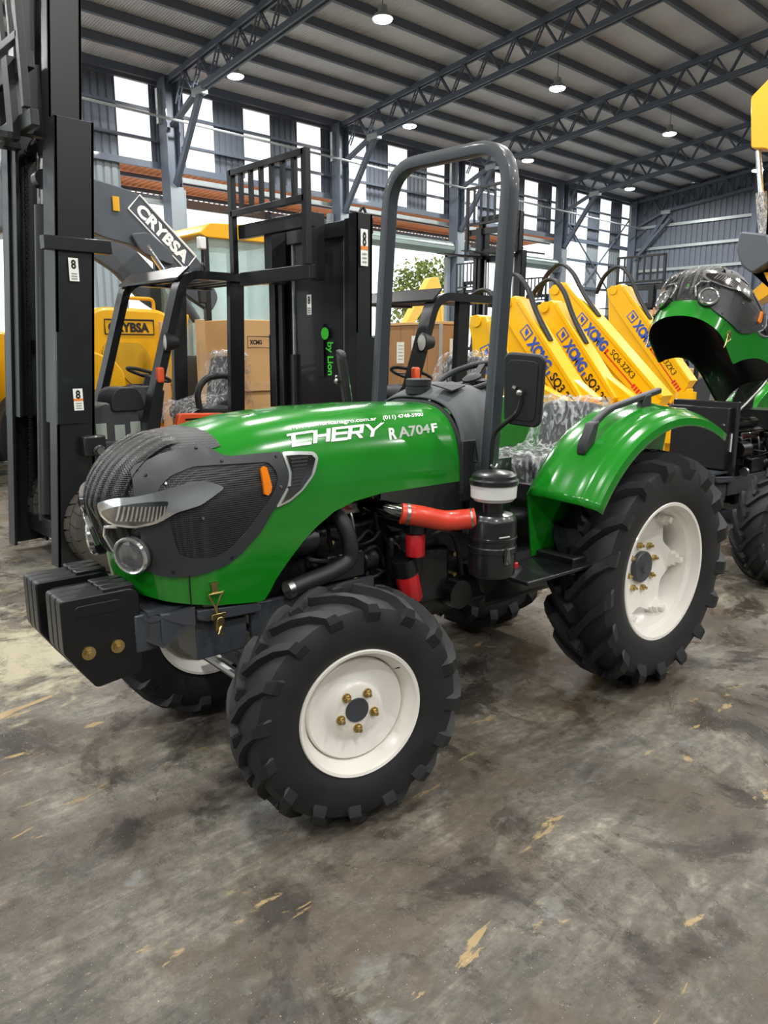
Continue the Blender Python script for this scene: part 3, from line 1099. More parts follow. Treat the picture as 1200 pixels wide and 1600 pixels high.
# ------------------------------------------------------------------ wheels (axis along y, outer face at -y)
def make_tire(prof, lugs, lug_h, lug_t, sweep, path_end, name, n=96, matname='rubber', tilt=0.0):
    """prof: list of (y, r) from outer bead to inner bead; lugs per side"""
    mb = MB()
    mb.lathe([(r, y) for y, r in prof], (0, 0, 0), (0, 1, 0), n)
    # outline as arc-length curve from the crown outwards
    m = len(prof) // 2
    for side in (0, 1):
        half = [prof[i] for i in (range(m, -1, -1) if side == 0 else range(m, len(prof)))]
        pts = [Vector((y, r, 0)) for y, r in half]
        acc = [0]
        for a, b in zip(pts, pts[1:]):
            acc.append(acc[-1] + (b - a).length)
        def at(s):
            for i in range(len(pts) - 1):
                if s <= acc[i + 1]:
                    t = (s - acc[i]) / (acc[i + 1] - acc[i])
                    d = (pts[i + 1] - pts[i]).normalized()
                    return pts[i].lerp(pts[i + 1], t), d
            return pts[-1], (pts[-1] - pts[-2]).normalized()
        S = path_end
        for k in range(lugs):
            a0 = 2 * pi * (k + (.5 if side else 0)) / lugs
            stations = [-.10, .0, .3, .55, .75, .9, 1.0]
            rows = []
            for st in stations:
                s = max(0, st) * S
                p, d = at(s)
                yy, rr = p.x, p.y
                if st < 0:
                    yy += (.018 if side == 0 else -.018)
                nrm = Vector((-d.y, d.x, 0)) if side == 0 else Vector((-d.y, d.x, 0))
                if nrm.y < 0: nrm = -nrm
                if st >= .5:
                    nrm = (nrm + Vector((0, 1.3, 0))).normalized()
                h = lug_h * (1 if st <= .7 else (1 if st <= .78 else .85 if st < .95 else .05))
                ang = a0 + sweep * min(1, max(0, st) / .8) ** .9
                tb = lug_t * (.62 if st < .8 else .72)
                tt = lug_t * (.40 if st < .8 else .52)
                row = []
                for (hh, half_t) in ((-.008, tb), (h, tt), (h, -tt), (-.008, -tb)):
                    q = Vector((yy, rr, 0)) + nrm * hh
                    aa = ang + half_t / q.y
                    row.append(Vector((q.y * cos(aa), q.x, q.y * sin(aa))))
                rows.append(row)
            vs = [v for r in rows for v in r]
            fs = []
            for i in range(len(rows) - 1):
                for j in range(3):
                    fs.append((i * 4 + j, i * 4 + j + 1, (i + 1) * 4 + j + 1, (i + 1) * 4 + j))
            fs.append((0, 1, 2, 3))
            L = (len(rows) - 1) * 4
            fs.append((L + 3, L + 2, L + 1, L))
            mb.add(vs, fs)
    return mb.mesh('tire', matname, smooth=28)

RB = []
def rear_profile():
    half = [(-.125, .345), (-.150, .375), (-.168, .43), (-.172, .48), (-.168, .525), (-.158, .553), (-.135, .570), (-.09, .578), (-.045, .582)]
    return half + [(0, .583)] + [(-y, r) for y, r in reversed(half)]
def front_profile():
    half = [(-.095, .228), (-.112, .25), (-.124, .29), (-.127, .33), (-.122, .375), (-.112, .40), (-.085, .418), (-.04, .426)]
    return half + [(0, .428)] + [(-y, r) for y, r in reversed(half)]

def rear_wheel_parts():
    d = {}
    d['tire'] = make_tire(rear_profile(), 17, .048, .066, -.36, .225, 'tire')
    mb = MB()
    mb.lathe([(.352, -.148), (.366, -.150), (.372, -.144), (.370, -.132), (.352, -.122), (.345, -.10), (.322, -.085), (.315, .03), (.322, .085), (.345, .10), (.352, .122), (.370, .132), (.366, .15), (.352, .148)], (0, 0, 0), (0, 1, 0), 64)
    mb.lathe([(.352, -.148), (.344, -.13), (.338, -.105), (.314, -.088), (.306, -.05), (.306, .03), (.314, .085), (.338, .105), (.344, .13), (.352, .148)], (0, 0, 0), (0, 1, 0), 64)
    d['rim'] = mb.mesh('rim', 'white_paint', smooth=40)
    # disc with waved edge, standing deep in the rim
    mb = MB()
    n = 72
    vs, fs = [], []
    for h in (.0, .012):
        for rr in (.075, .14, .19, 1.0):
            for i in range(n):
                t = 2 * pi * i / n
                if rr == 1.0:
                    r = .262 + .036 * cos(6 * t)
                    y = .0
                else:
                    r = rr
                    y = {.075: .014, .14: .012, .19: .0}[rr]
                vs.append((r * cos(t), y + h, r * sin(t)))
    for L in (0, 4):
        for k2 in range(3):
            for i in range(n):
                j = (i + 1) % n
                fs.append(((L + k2) * n + i, (L + k2) * n + j, (L + k2 + 1) * n + j, (L + k2 + 1) * n + i))
    for i in range(n):
        j = (i + 1) % n
        fs.append((3 * n + i, 3 * n + j, 7 * n + j, 7 * n + i))
    mb.add(vs, fs)
    d['disc'] = mb.mesh('disc', 'white_paint', smooth=40)
    d['hub'] = MB().lathe([(.085, .03), (.085, -.008), (.078, -.014), (.03, -.016), (.026, -.03), (0, -.03)], (0, 0, 0), (0, 1, 0), 32).mesh('hub', 'chassis_grey')
    d['nut'] = MB().cyl((0, .012, 0), (0, -.010, 0), .017, n=6).cyl((0, .0, 0), (0, -.026, 0), .008, n=10).mesh('nut', 'brass', smooth=30)
    cl = MB().plate_x([(-.05, -.03), (-.05, .03), (.03, .03), (.03, -.03)], .262, .312).box((.285, -.062, 0), (.03, .03, .03)).cyl((.285, -.02, 0), (.285, -.08, 0), .011, n=8)
    cl.box((.285, .0, 0), (.05, .05, .085))
    d['clamp'] = cl.mesh('rim_clamp', 'white_paint', smooth=30)
    return d

def front_wheel_parts():
    d = {}
    d['tire'] = make_tire(front_profile(), 16, .032, .046, -.40, .165, 'tire')
    mb = MB()
    mb.lathe([(.232, -.115), (.243, -.118), (.247, -.112), (.245, -.10), (.228, -.09), (.215, -.07), (.205, .0), (.215, .07), (.228, .09), (.245, .10), (.243, .118), (.232, .115)], (0, 0, 0), (0, 1, 0), 64)
    mb.lathe([(.232, -.115), (.226, -.10), (.219, -.085), (.205, -.066), (.198, -.03), (.198, .05), (.219, .09), (.232, .115)], (0, 0, 0), (0, 1, 0), 64)
    d['rim'] = mb.mesh('rim', 'white_paint', smooth=40)
    d['disc'] = MB().lathe([(.199, -.02), (.197, -.058), (.190, -.066), (.17, -.062), (.14, -.05), (.115, -.052), (.10, -.066), (.088, -.072), (.04, -.072)], (0, 0, 0), (0, 1, 0), 64).mesh('disc', 'white_paint', smooth=50)
    d['hub'] = MB().lathe([(.047, -.02), (.047, -.075), (.045, -.078), (.0, -.078)], (0, 0, 0), (0, 1, 0), 32).mesh('hub', 'chassis_grey')
    d['nut'] = MB().cyl((0, .012, 0), (0, -.012, 0), .014, .012, n=6).cyl((0, .0, 0), (0, -.026, 0), .0075, n=10).lathe([(.018, .004), (.018, -.002), (.012, -.003)], (0, 0, 0), (0, 1, 0), 12).mesh('nut', 'brass', smooth=30)
    return d
RWP, FWP = rear_wheel_parts(), front_wheel_parts()

def add_wheel(kind, root, loc, rz, spin=0.0):
    d = RWP if kind == 'rear' else FWP
    w = part(kind + '_wheel', root, loc, (0, 0, rz))
    t = mk('tire', d['tire'], w)
    t.rotation_euler = (0, spin, 0)
    mk('rim', d['rim'], w)
    o = mk('disc', d['disc'], w)
    if kind == 'rear':
        o.location = (0, -.01, 0)
    h = mk('hub', d['hub'], w)
    if kind == 'rear':
        h.location = (0, -.01, 0)
        for i in range(8):
            a = 2 * pi * (i + .3) / 8
            q = mk('nut', d['nut'], w)
            q.location = (.125 * cos(a), -.006, .125 * sin(a))
        for i in range(6):
            q = mk('rim_clamp', d['clamp'], w)
            q.rotation_euler = (0, 2 * pi * i / 6, 0)
    else:
        for i in range(5):
            a = 2 * pi * i / 5 + radians(55)
            q = mk('nut', d['nut'], w)
            q.location = (.072 * cos(a), -.076, .072 * sin(a))
        MB().cyl((.165, -.06, .13), (.178, -.085, .14), .008, n=8).build('valve', 'black_plastic', w)
    return w
# ------------------------------------------------------------------ the tractor
mat('plastic_wrap', '#dfe3e6', 0.12, coat=0.6, alpha=0.42)
mat('seat_vinyl', '#2b2d30', 0.5, bump=0.1, scale=60)
mat('bare_rope', '#d9c9a0', 0.7)
RAX, FAX = 2.04, .05
def wrap_material():
    m = bpy.data.materials.new('crinkled_film')
    m.use_nodes = True
    nt = m.node_tree
    N, L = nt.nodes, nt.links
    b = N['Principled BSDF']
    b.inputs['Base Color'].default_value = (0.75, 0.77, 0.78, 1)
    b.inputs['Roughness'].default_value = 0.08
    tc = N.new('ShaderNodeTexCoord')
    mp = N.new('ShaderNodeMapping')
    mp.inputs['Scale'].default_value = (1, 1, .55)
    L.new(tc.outputs['Object'], mp.inputs[0])
    n = N.new('ShaderNodeTexNoise')
    n.inputs['Scale'].default_value = 20
    n.inputs['Detail'].default_value = 6
    n.inputs['Distortion'].default_value = 1.5
    L.new(mp.outputs[0], n.inputs['Vector'])
    r = N.new('ShaderNodeValToRGB')
    r.color_ramp.elements[0].position = .46
    r.color_ramp.elements[0].color = (.13, .13, .13, 1)
    r.color_ramp.elements[1].position = .66
    r.color_ramp.elements[1].color = (.75, .75, .75, 1)
    L.new(n.outputs['Fac'], r.inputs[0])
    L.new(r.outputs[0], b.inputs['Alpha'])
    bp = N.new('ShaderNodeBump')
    bp.inputs['Strength'].default_value = 1.0
    bp.inputs['Distance'].default_value = .04
    L.new(n.outputs['Fac'], bp.inputs['Height'])
    L.new(bp.outputs[0], b.inputs['Normal'])
    MATS['crinkled_film'] = m
wrap_material()

def cushion(mb, x0, x1, y0, y1, z0, z1, r=.04, n=10, rot=None, dome=0.02):
    # soft block
    def f(u, v):
        th = 2 * pi * u
        ph = -pi / 2 + pi * v
        def se(c, e): return math.copysign(abs(c) ** e, c)
        e = .35
        return Vector(((x0 + x1) / 2 + (x1 - x0) / 2 * se(cos(th), e) * se(cos(ph), e), (y0 + y1) / 2 + (y1 - y0) / 2 * se(sin(th), e) * se(cos(ph), e), (z0 + z1) / 2 + (z1 - z0) / 2 * se(sin(ph), e)))
    pts = MB().grid(f, 4 * n, 2 * n + 1, close_u=True)
    if rot:
        c, ang = rot
        c = Vector(c)
        R = Matrix.Rotation(ang, 3, 'Y')
        pts.v = [tuple(R @ (Vector(v) - c) + c) for v in pts.v]
    mb.add(pts.v, pts.f)
    return mb

def build_tractor(root):
    hood = build_bonnet(root)
    # --- wheels
    for s in (-1, 1):
        add_wheel('front', root, (FAX, s * .60, .457), radians(-11) + (pi if s > 0 else 0), .1)
        add_wheel('rear', root, (RAX, s * .57, .622), 0 if s < 0 else pi, .13)
    # --- front axle and chassis
    MB().box((FAX, 0, .44), (.13, .86, .13)).cyl((FAX, -.42, .44), (FAX, -.50, .45), .10, n=20).cyl((FAX, .42, .44), (FAX, .50, .45), .10, n=20).build('front_axle', 'chassis_grey', root, bevel=.01)
    MB().tube([(FAX - .16, -.40, .42), (FAX - .16, .40, .42)], .022, 10).build('steering_ram', 'steel', root)
    for s in (-1, 1):
        MB().plate_y([(-.52, .84), (-.10, .80), (.45, .80), (.45, .66), (-.16, .66), (-.16, .76), (-.40, .78), (-.52, .72)], s * .25 - .012, s * .25 + .012).build('frame_rail', 'chassis_grey', root, bevel=.004)
        MB().plate_y([(-.39, .78), (-.18, .76), (-.18, .63), (-.39, .63)], s * .26, s * .10).build('support_box', 'chassis_grey', root, bevel=.006)
        # bent bracket holding the weights
        MB().prism([(-.66, s * .11, .86), (-.52, s * .245, .83), (-.40, s * .262, .85), (-.40, s * .262, .78), (-.52, s * .245, .715), (-.66, s * .11, .79)], (.0, s * .02, .0)).build('weight_bracket', 'chassis_grey', root)
        MB().plate_y([(-.395, .835), (-.16, .815), (-.13, .80), (-.13, .775), (-.36, .785), (-.395, .80)], s * .262, s * .295).build('chin_rail', 'chassis_grey', root, bevel=.004)
    MB().bx(-.56, -.08, -.24, .24, .835, .85).build('bonnet_tray', 'chassis_grey', root)
    MB().bx(-.60, -.52, -.22, .22, .70, .84).build('front_beam', 'chassis_grey', root, bevel=.006)
    # latch body
    for s in (-1, 1):
        lx, ly = -.335, s * .312
        lb = MB().box((lx + .012, ly, .785), (.03, .02, .07)).box((lx + .005, ly + s * .012, .81), (.055, .012, .02)).cyl((lx + .01, ly - .02, .79), (lx + .01, ly + .02, .79), .016, n=12)
        lb.tube([(lx + .015, ly + s * .012, .77), (lx + .0, ly + s * .02, .745), (lx + .02, ly + s * .015, .735)], .006, 8)
        lb.build('latch_body', 'brass', root, bevel=.002)
    # --- suitcase weights: two stacks of three plates
    wprof = [(-.845, .945), (-.60, .945), (-.575, .92), (-.575, .63), (-.745, .61), (-.845, .76)]
    wprof = fillet2([(x, z) for x, z in wprof], .015)
    for y0 in (-.215, .055):
        for i in range(3):
            ya = y0 + i * .054
            w = MB().plate_y(wprof, ya, ya + .051).build('ballast_weight', 'weight_black', root, bevel=.006)
            MB().bx(-.70, -.59, ya + .003, ya + .048, .94, .958).build('carry_lip', 'weight_black', w, bevel=.004)
        slot = fillet2([(-.80, .915), (-.64, .915), (-.64, .872), (-.80, .872)], .02, 5)
        MB().plate_y(slot, y0 - .002, y0 + .01).build('handle_slot', 'black_print', root, bevel=.002)
        MB().plate_y([(x * .9 - .075, (z - .893) * .75 + .893) for x, z in slot], y0 - .004, y0 + .0).build('handle_slot', 'weight_black', root)
        for x in (-.765, -.665):
            MB().cyl((x, y0, .745), (x, y0 - .005, .745), .024, n=20).cyl((x, y0 - .004, .745), (x, y0 - .018, .745), .017, n=6).cyl((x, y0 - .016, .745), (x, y0 - .026, .745), .009, n=10).build('weight_bolt', 'brass', root, smooth=30)
    MB().box((-.71, 0, .70), (.06, .40, .06)).build('weight_bar', 'chassis_grey', root)

    # --- engine and driveline, all black
    e = part('engine', root)
    MB().bx(-.05, .62, -.15, .15, .62, 1.02).build('engine_block', 'engine_black', e, bevel=.02)
    MB().bx(-.02, .60, -.13, .13, 1.02, 1.14).build('cylinder_head', 'engine_black', e, bevel=.03)
    MB().bx(.0, .58, -.09, .09, 1.14, 1.22).build('rocker_cover', 'engine_black', e, bevel=.03)
    MB().bx(-.05, .60, -.13, .13, .44, .62).build('oil_pan', 'engine_black', e, bevel=.03)
    MB().bx(-.46, -.36, -.24, .24, .86, 1.34).build('radiator', 'engine_black', e, bevel=.01)
    MB().lathe([(.20, 0), (.205, .10), (.16, .11), (.05, .11)], (-.32, 0, 1.06), (1, 0, 0), 24).build('fan_shroud', 'black_plastic', e)
    for x, z, r in ((-.08, .78, .10), (-.08, 1.0, .07), (-.09, .90, .05)):
        MB().lathe([(0, -.02), (r * .5, -.02), (r, -.02), (r * .92, 0), (r, .02), (r * .4, .02), (0, .025)], (x, -.05 if r > .06 else -.17, z), (1, 0, 0), 24).build('pulley', 'black_paint', e)
    MB().cyl((.02, -.21, 1.0), (.15, -.21, 1.0), .062, n=20).cyl((.15, -.21, 1.0), (.17, -.21, 1.0), .05, n=20).build('alternator', 'engine_black', e)
    for i in range(4):
        x = .10 + i * .13
        MB().tube([(x, -.10, 1.10), (x + .02, -.18, 1.08), (x + .03, -.2, .98), (x + .06, -.19, .88)], .009, 8, smooth=4).build('injector_pipe', 'steel' if i == 2 else 'black_paint', e)
    MB().bx(.22, .42, -.24, -.15, .80, .92).cyl((.42, -.2, .86), (.5, -.2, .86), .045, n=16).build('injection_pump', 'engine_black', e, bevel=.01)
    MB().cyl((.12, -.16, .60), (.40, -.16, .60), .055, n=16).build('starter_motor', 'engine_black', e)
    random.seed(5)
    for i in range(7):
        x = .05 + random.random() * .5
        z = .65 + random.random() * .35
        MB().tube([(x, -.17, z), (x + .08 * random.random(), -.22 - .06 * random.random(), z + .1 * random.random() - .02), (x + .18, -.2, z + .12 * random.random() - .05), (x + .26, -.17, z - .05)], .006 + .004 * random.random(), 8, smooth=5).build('wiring_loom', 'black_plastic', e)
    for i in range(14):
        x = .0 + random.random() * .62
        z = .60 + random.random() * .5
        MB().cyl((x, -.15, z), (x, -.168, z), .011, n=6).build('bolt', 'steel' if i % 3 else 'brass', e, smooth=30)
    # exhaust manifold and stub
    MB().bx(.12, .52, -.19, -.12, 1.06, 1.13).build('exhaust_manifold', 'dark_chrome', e, bevel=.015)
    MB().tube([(.46, -.20, 1.10), (.48, -.30, 1.10), (.53, -.375, 1.085)], .034, 14).build('turbo_pipe', 'dark_chrome', e)
    # lower radiator hose
    MB().tube([(.26, -.20, 1.12), (.275, -.275, 1.06), (.29, -.30, .98), (.285, -.30, .91), (.20, -.30, .875), (.08, -.30, .855), (.0, -.30, .84)], .034, 16, smooth=6).build('radiator_hose', 'black_plastic', root)
    MB().cyl((.005, -.30, .842), (-.02, -.30, .838), .036, n=16).build('hose_clamp', 'steel', root)
    # red silicone hose with clamps
    hp = curve([(.50, -.38, 1.088), (.57, -.42, 1.075), (.68, -.45, 1.045), (.76, -.49, 1.045), (.80, -.52, 1.05)], 6)
    MB().tube(hp, .044, 18).build('red_hose', 'red_hose', root)
    for p, q in ((hp[2], hp[3]), (hp[-4], hp[-3])):
        MB().cyl(p, q, .0475, n=20).build('hose_clamp', 'steel', root)
    # filters
    MB().lathe([(.040, -.09), (.042, -.085), (.042, .0), (.036, .01), (.0, .012)], (.60, -.36, .975), (0, 0, 1), 20, cap0=True).build('fuel_filter', 'red_filter', root)
    MB().cyl((.60, -.36, .99), (.60, -.36, 1.03), .05, n=16).bx(.56, .64, -.36, -.15, 1.0, 1.03).build('filter_head', 'engine_black', root)
    of = Vector((.28, 0, -1)).normalized()
    MB().lathe([(.05, -.02), (.05, .04), (.052, .05), (.052, .17), (.045, .18), (0, .182)], (.58, -.31, .84), of, 24, cap0=True).build('oil_filter', 'red_filter', root)
    MB().lathe([(.056, -.03), (.056, .045), (.05, .05)], (.58, -.31, .84), of, 24, cap0=True).build('filter_head', 'engine_black', root)
    tt = text2d('OIL', .02)
    # --- transmission
    MB().bx(.60, 1.25, -.20, .20, .50, .95).build('clutch_housing', 'engine_black', root, bevel=.04)
    MB().bx(1.20, 2.10, -.19, .19, .45, .92).build('gearbox', 'engine_black', root, bevel=.04)
    MB().cyl((RAX, -.42, .622), (RAX, .42, .622), .11, n=24).build('rear_axle', 'engine_black', root)
    MB().cyl((.15, 0, .42), (1.2, 0, .46), .035, n=12).build('drive_shaft', 'engine_black', root)
    for x in (.62, 1.22):
        MB().lathe([(.0, 0), (.27, 0), (.27, .03), (.0, .03)], (x, 0, .72), (1, 0, 0), 36).build('housing_flange', 'engine_black', root)
    MB().bx(.72, .92, -.25, -.2, .60, .86).build('pump_cover', 'engine_black', root, bevel=.02)
    MB().cyl((.95, -.2, .62), (.95, -.30, .62), .07, n=18).build('filter_housing', 'engine_black', root)
    MB().tube([(.74, -.24, .9), (.80, -.30, .95), (.92, -.28, .90), (1.0, -.25, .70)], .012, 8, smooth=5).build('hydraulic_pipe', 'black_plastic', root)
    for z in (.70, .80):
        for x in (.66, .80, .98):
            MB().cyl((x, -.2, z), (x, -.225, z), .013, n=6).build('bolt', 'brass', root, smooth=30)
    MB().tube([(.66, -.27, .98), (.66, -.30, .85), (.64, -.30, .74), (.60, -.27, .62), (.58, -.24, .56)], .018, 10, smooth=6).tube([(.69, -.25, .98), (.70, -.28, .85), (.68, -.28, .74), (.64, -.25, .62), (.60, -.22, .56)], .016, 10, smooth=6).build('corrugated_hose', 'black_plastic', root)
    # --- air cleaner
    ac = part('air_cleaner', root, (.88, -.55, 0))
    MB().lathe([(.0, .79), (.085, .79), (.10, .80), (.104, .83), (.104, .90), (.108, .905), (.108, .925), (.104, .93), (.104, 1.035), (.10, 1.05), (.085, 1.065), (.045, 1.07), (.045, 1.13)], (0, 0, 0), (0, 0, 1), 36).build('canister', 'black_paint', ac)
    MB().lathe([(.04, 1.12), (.085, 1.125), (.098, 1.14), (.101, 1.20), (.0, 1.20)], (0, 0, 0), (0, 0, 1), 36).build('dust_bowl', 'white_bowl', ac)
    MB().lathe([(.101, 1.195), (.106, 1.197), (.106, 1.215), (.098, 1.222), (.095, 1.235), (.08, 1.246), (.03, 1.252), (.0, 1.253)], (0, 0, 0), (0, 0, 1), 36).build('lid', 'black_paint', ac)
    MB().cyl((0, 0, 1.25), (0, 0, 1.268), .006, n=8).tube([(-.006, 0, 1.262), (-.02, 0, 1.278)], .005, 8).tube([(.006, 0, 1.262), (.02, 0, 1.278)], .005, 8).build('wing_nut', 'steel', ac)
    MB().box((-.03, -.112, .90), (.014, .012, .07)).tube([(-.03, -.122, .93), (-.03, -.128, .89), (-.02, -.122, .87)], .004, 6).build('clip', 'steel', ac)
    MB().tube([(-.075, -.105, .985), (-.02, -.115, .985)], .004, 6).build('clip', 'steel', ac)
    MB().box((.06, -.09, .84), (.03, .012, .02), rot=.5).build('label_sticker', 'red_filter', ac)
    MB().lathe([(.104, .955), (.108, .957), (.108, .968), (.104, .97)], (0, 0, 0), (0, 0, 1), 36).build('strap', 'black_paint', ac)
    MB().bx(.05, .16, .03, .20, .93, .97).build('bracket', 'chassis_grey', ac)
    # --- dash cowl
    def cw(u, v):
        th = -pi / 2 + pi * u
        x = .905 + .33 * v
        b = .0
        hw = .338 - .04 * v ** 2
        zt = 1.545 + .065 * sin(min(1, v * 1.5) * pi / 2) - .05 * max(0, v - .55)
        def se(c, e): return math.copysign(abs(c) ** e, c)
        y = hw * se(sin(th), .7)
        z = 1.16 + (zt - 1.16) * se(cos(th), .55)
        return Vector((x - .05 * v * (1 - cos(th)), y, z))
    cw_o = MB().grid(cw, 41, 14).build('dash_cowl', 'cowl_plastic', root, smooth=50, solid=.01)
    MB().prism([(.93, -.10, 1.598), (.955, -.21, 1.572), (1.06, -.19, 1.592), (1.06, -.10, 1.607)], (0, -.002, .006)).build('access_flap', 'grey_plastic', cw_o)
    MB().lathe([(.062, 0), (.062, .028), (.058, .03), (.058, .036), (.062, .038), (.062, .066), (.055, .07), (0, .072)], (.955, .02, 1.555), (0, 0, 1), 28).build('fuel_cap', 'black_plastic', root)
    for s in (-1, 1):
        MB().bx(.90, .99, s * .325, s * .338, 1.08, 1.36).build('side_skirt', 'black_plastic', cw_o, bevel=.005)
    MB().bx(.95, 1.28, -.30, .30, .92, 1.25).build('firewall', 'engine_black', root)
    MB().tube([(.95 + .02, -.339, 1.26), (1.0, -.339, 1.26), (.985, -.339, 1.34), (.95 + .02, -.339, 1.26)], .003, 6).build('warning_mark', 'black_plastic', cw_o)
    # --- steering wheel
    sw = part('steering_wheel', root, (1.30, 0, 1.625), (0, radians(-22), 0))
    MB().sweep([(.19 * cos(t), .19 * sin(t), 0) for t in [2 * pi * i / 40 for i in range(41)]], [(.016 * cos(a), .016 * sin(a)) for a in [2 * pi * j / 10 for j in range(10)]], caps=False).build('rim', 'black_plastic', sw)
    for i in range(3):
        a = 2 * pi * i / 3 + .4
        MB().bar([(.02 * cos(a), .02 * sin(a), -.02), (.18 * cos(a), .18 * sin(a), 0)], .035, .012).build('spoke', 'black_plastic', sw)
    MB().lathe([(.05, -.03), (.05, .0), (.03, .012), (0, .014)], (0, 0, 0), (0, 0, 1), 20).build('hub', 'black_plastic', sw)
    MB().cyl((1.30, 0, 1.60), (1.12, 0, 1.30), .035, n=14).build('steering_column', 'black_plastic', root)
    MB().bx(1.16, 1.30, -.17, .17, 1.47, 1.56).build('instrument_panel', 'black_plastic', root, bevel=.03)
    # --- roll bar
    R = [(1.0, -.40, 1.02), (1.012, -.40, 1.25), (1.105, -.40, 2.625), (1.105, .40, 2.655), (1.0, .40, 1.25), (.99, .40, 1.02)]
    fp = fillet(R[:3] + R[3:], .20, 8)
    sec = fillet2([(-.0275, -.032), (.0275, -.032), (.0275, .032), (-.0275, .032)], .008, 2)
    mbr = MB().sweep(fp, sec, up=(1, 0, 0))
    mbr.build('roll_bar', 'rops_paint', root, smooth=40)
    for s in (-1, 1):
        MB().bx(.94, 1.07, s * .40 - .05, s * .40 + .05, .98, 1.10).build('roll_bar_foot', 'black_paint', root, bevel=.006)
    # --- mirrors
    def mirror(y, rz, arm, name='mirror'):
        m = part(name, root, (arm[-1][0], arm[-1][1], arm[-1][2]), (radians(4), radians(-8), rz))
        prof = fillet2([(-.085, -.15), (.085, -.15), (.095, .16), (-.095, .16)], .04, 5)
        MB().plate_x(prof, .0, .03).build('back_shell', 'black_plastic', m, bevel=.008)
        MB().plate_x([(a * .92, b * .94) for a, b in prof], .03, .034).build('glass', 'dark_chrome', m)
        MB().plate_x([(a * .75, b * .83) for a, b in prof], -.004, .0).build('back_rib', 'black_plastic', m, bevel=.003)
        MB().ball((-.025, 0, 0), .016).cyl((-.02, .02, .015), (-.02, .035, .02), .01, n=8).build('ball_joint', 'steel', m)
        MB().tube(fillet(arm, .05), .011, 10).build('mirror_arm', 'black_paint', root)
    mirror(-1, radians(14), [(.985, -.435, 1.22), (.985, -.445, 1.40), (.985, -.585, 1.50), (.985, -.60, 1.585)])
    mirror(1, radians(-30), [(.985, .435, 1.30), (.985, .445, 1.40), (.95, .60, 1.50), (.94, .62, 1.60)])
    # --- fenders
    for s in (-1, 1):
        def fd(u, v):
            a = radians(148 - 91 * u)
            prof = [(-.385, .868), (-.41, .874), (-.50, .872), (-.60, .862), (-.69, .842), (-.735, .825), (-.755, .812), (-.760, .772)]
            i = min(len(prof) - 2, int(v * (len(prof) - 1)))
            t = v * (len(prof) - 1) - i
            y = prof[i][0] * (1 - t) + prof[i + 1][0] * t
            r = prof[i][1] * (1 - t) + prof[i + 1][1] * t
            # flatter over the top and towards the tail
            tail = max(0, (u - .62) / .38)
            cx, cz = RAX, .615
            x = cx + r * cos(a) * (1.0 + .03 * tail)
            z = cz + r * sin(a) + .02 * tail ** 2
            ridge = .010 * max(0, 1 - abs(v - .55) / .06) + .006 * max(0, 1 - abs(v - .28) / .05)
            z += ridge * sin(a)
            x += ridge * cos(a)
            return Vector((x, -s * y * -1 if s < 0 else -y, z)) if False else Vector((x, y if s < 0 else -y, z))
        fo = MB().grid(fd, 33, 29).build('fender', 'green_paint', root, smooth=40, solid=.008)
        # inner side plate
        arc = [fd(u / 20, 0) for u in range(21)]
        poly = [(p.x, p.z) for p in arc]
        poly = poly + [(2.45, .98), (2.3, .80), (1.35, .76)]
        MB().plate_y(poly, s * .385 - .004, s * .385 + .004).build('fender_plate', 'green_paint', fo, bevel=0)
        # grab rail
        yy = s * .56
        MB().bar(fillet([(1.50, yy, 1.30), (1.54, yy, 1.40), (1.66, yy, 1.475), (2.12, yy, 1.555)], .08), .035, .03).build('grab_rail', 'grey_plastic', fo, bevel=.008)
        MB().plate_y([(1.47, 1.27), (1.55, 1.33), (1.58, 1.43), (1.53, 1.42), (1.47, 1.31)], yy - .025, yy + .025).build('rail_foot', 'grey_plastic', fo, bevel=.008)
        MB().plate_y([(1.94, 1.46), (2.03, 1.46), (2.02, 1.545), (1.96, 1.535)], yy - .02, yy + .02).build('rail_foot', 'grey_plastic', fo, bevel=.008)
        MB().box((2.46, s * .50, 1.40), (.12, .10, .05), rot=Matrix.Rotation(radians(30), 3, 'Y')).build('tail_lamp', 'glass_lens', fo, bevel=.006)
    # --- seat under film
    st = part('seat', root)
    cu = MB()
    cushion(cu, 1.66, 2.10, -.23, .20, 1.07, 1.19)
    cu.build('seat_cushion', 'seat_vinyl', st, smooth=50)
    cb = MB()
    cushion(cb, 2.04, 2.14, -.22, .19, 1.12, 1.48, rot=((2.06, 0, 1.12), radians(10)))
    cb.build('backrest', 'seat_vinyl', st, smooth=50)
    random.seed(3)
    def film(u, v):
        # sheet draped from the backrest top down over the cushion front
        prof = [(2.22, 1.18), (2.21, 1.40), (2.16, 1.505), (2.08, 1.49), (2.04, 1.34), (2.0, 1.225), (1.90, 1.21), (1.75, 1.21), (1.645, 1.205), (1.62, 1.15), (1.63, 1.06)]
        i = min(len(prof) - 2, int(v * (len(prof) - 1)))
        t = v * (len(prof) - 1) - i
        x = prof[i][0] * (1 - t) + prof[i + 1][0] * t
        z = prof[i][1] * (1 - t) + prof[i + 1][1] * t
        w = .245
        y = -.015 + w * (2 * u - 1) * 1.06
        e = max(0, abs(2 * u - 1) - .9) / .1
        z -= e * .10
        k = sin(37 * u + 9 * v) * sin(23 * v - 11 * u) + .6 * sin(71 * u * v + 13 * v)
        return Vector((x - .007 * k, y, z + .007 * k))
    MB().grid(film, 40, 60).build('plastic_film', 'crinkled_film', st, smooth=0)
    MB().bx(1.62, 2.2, -.36, .36, .96, 1.06).build('seat_platform', 'engine_black', root, bevel=.01)
    # levers
    MB().tube([(1.62, -.30, 1.05), (1.66, -.30, 1.20), (1.72, -.30, 1.30)], .008, 8).build('lever', 'bare_rope', root)
    MB().ball((1.72, -.30, 1.31), .028).build('lever_knob', 'black_plastic', root)
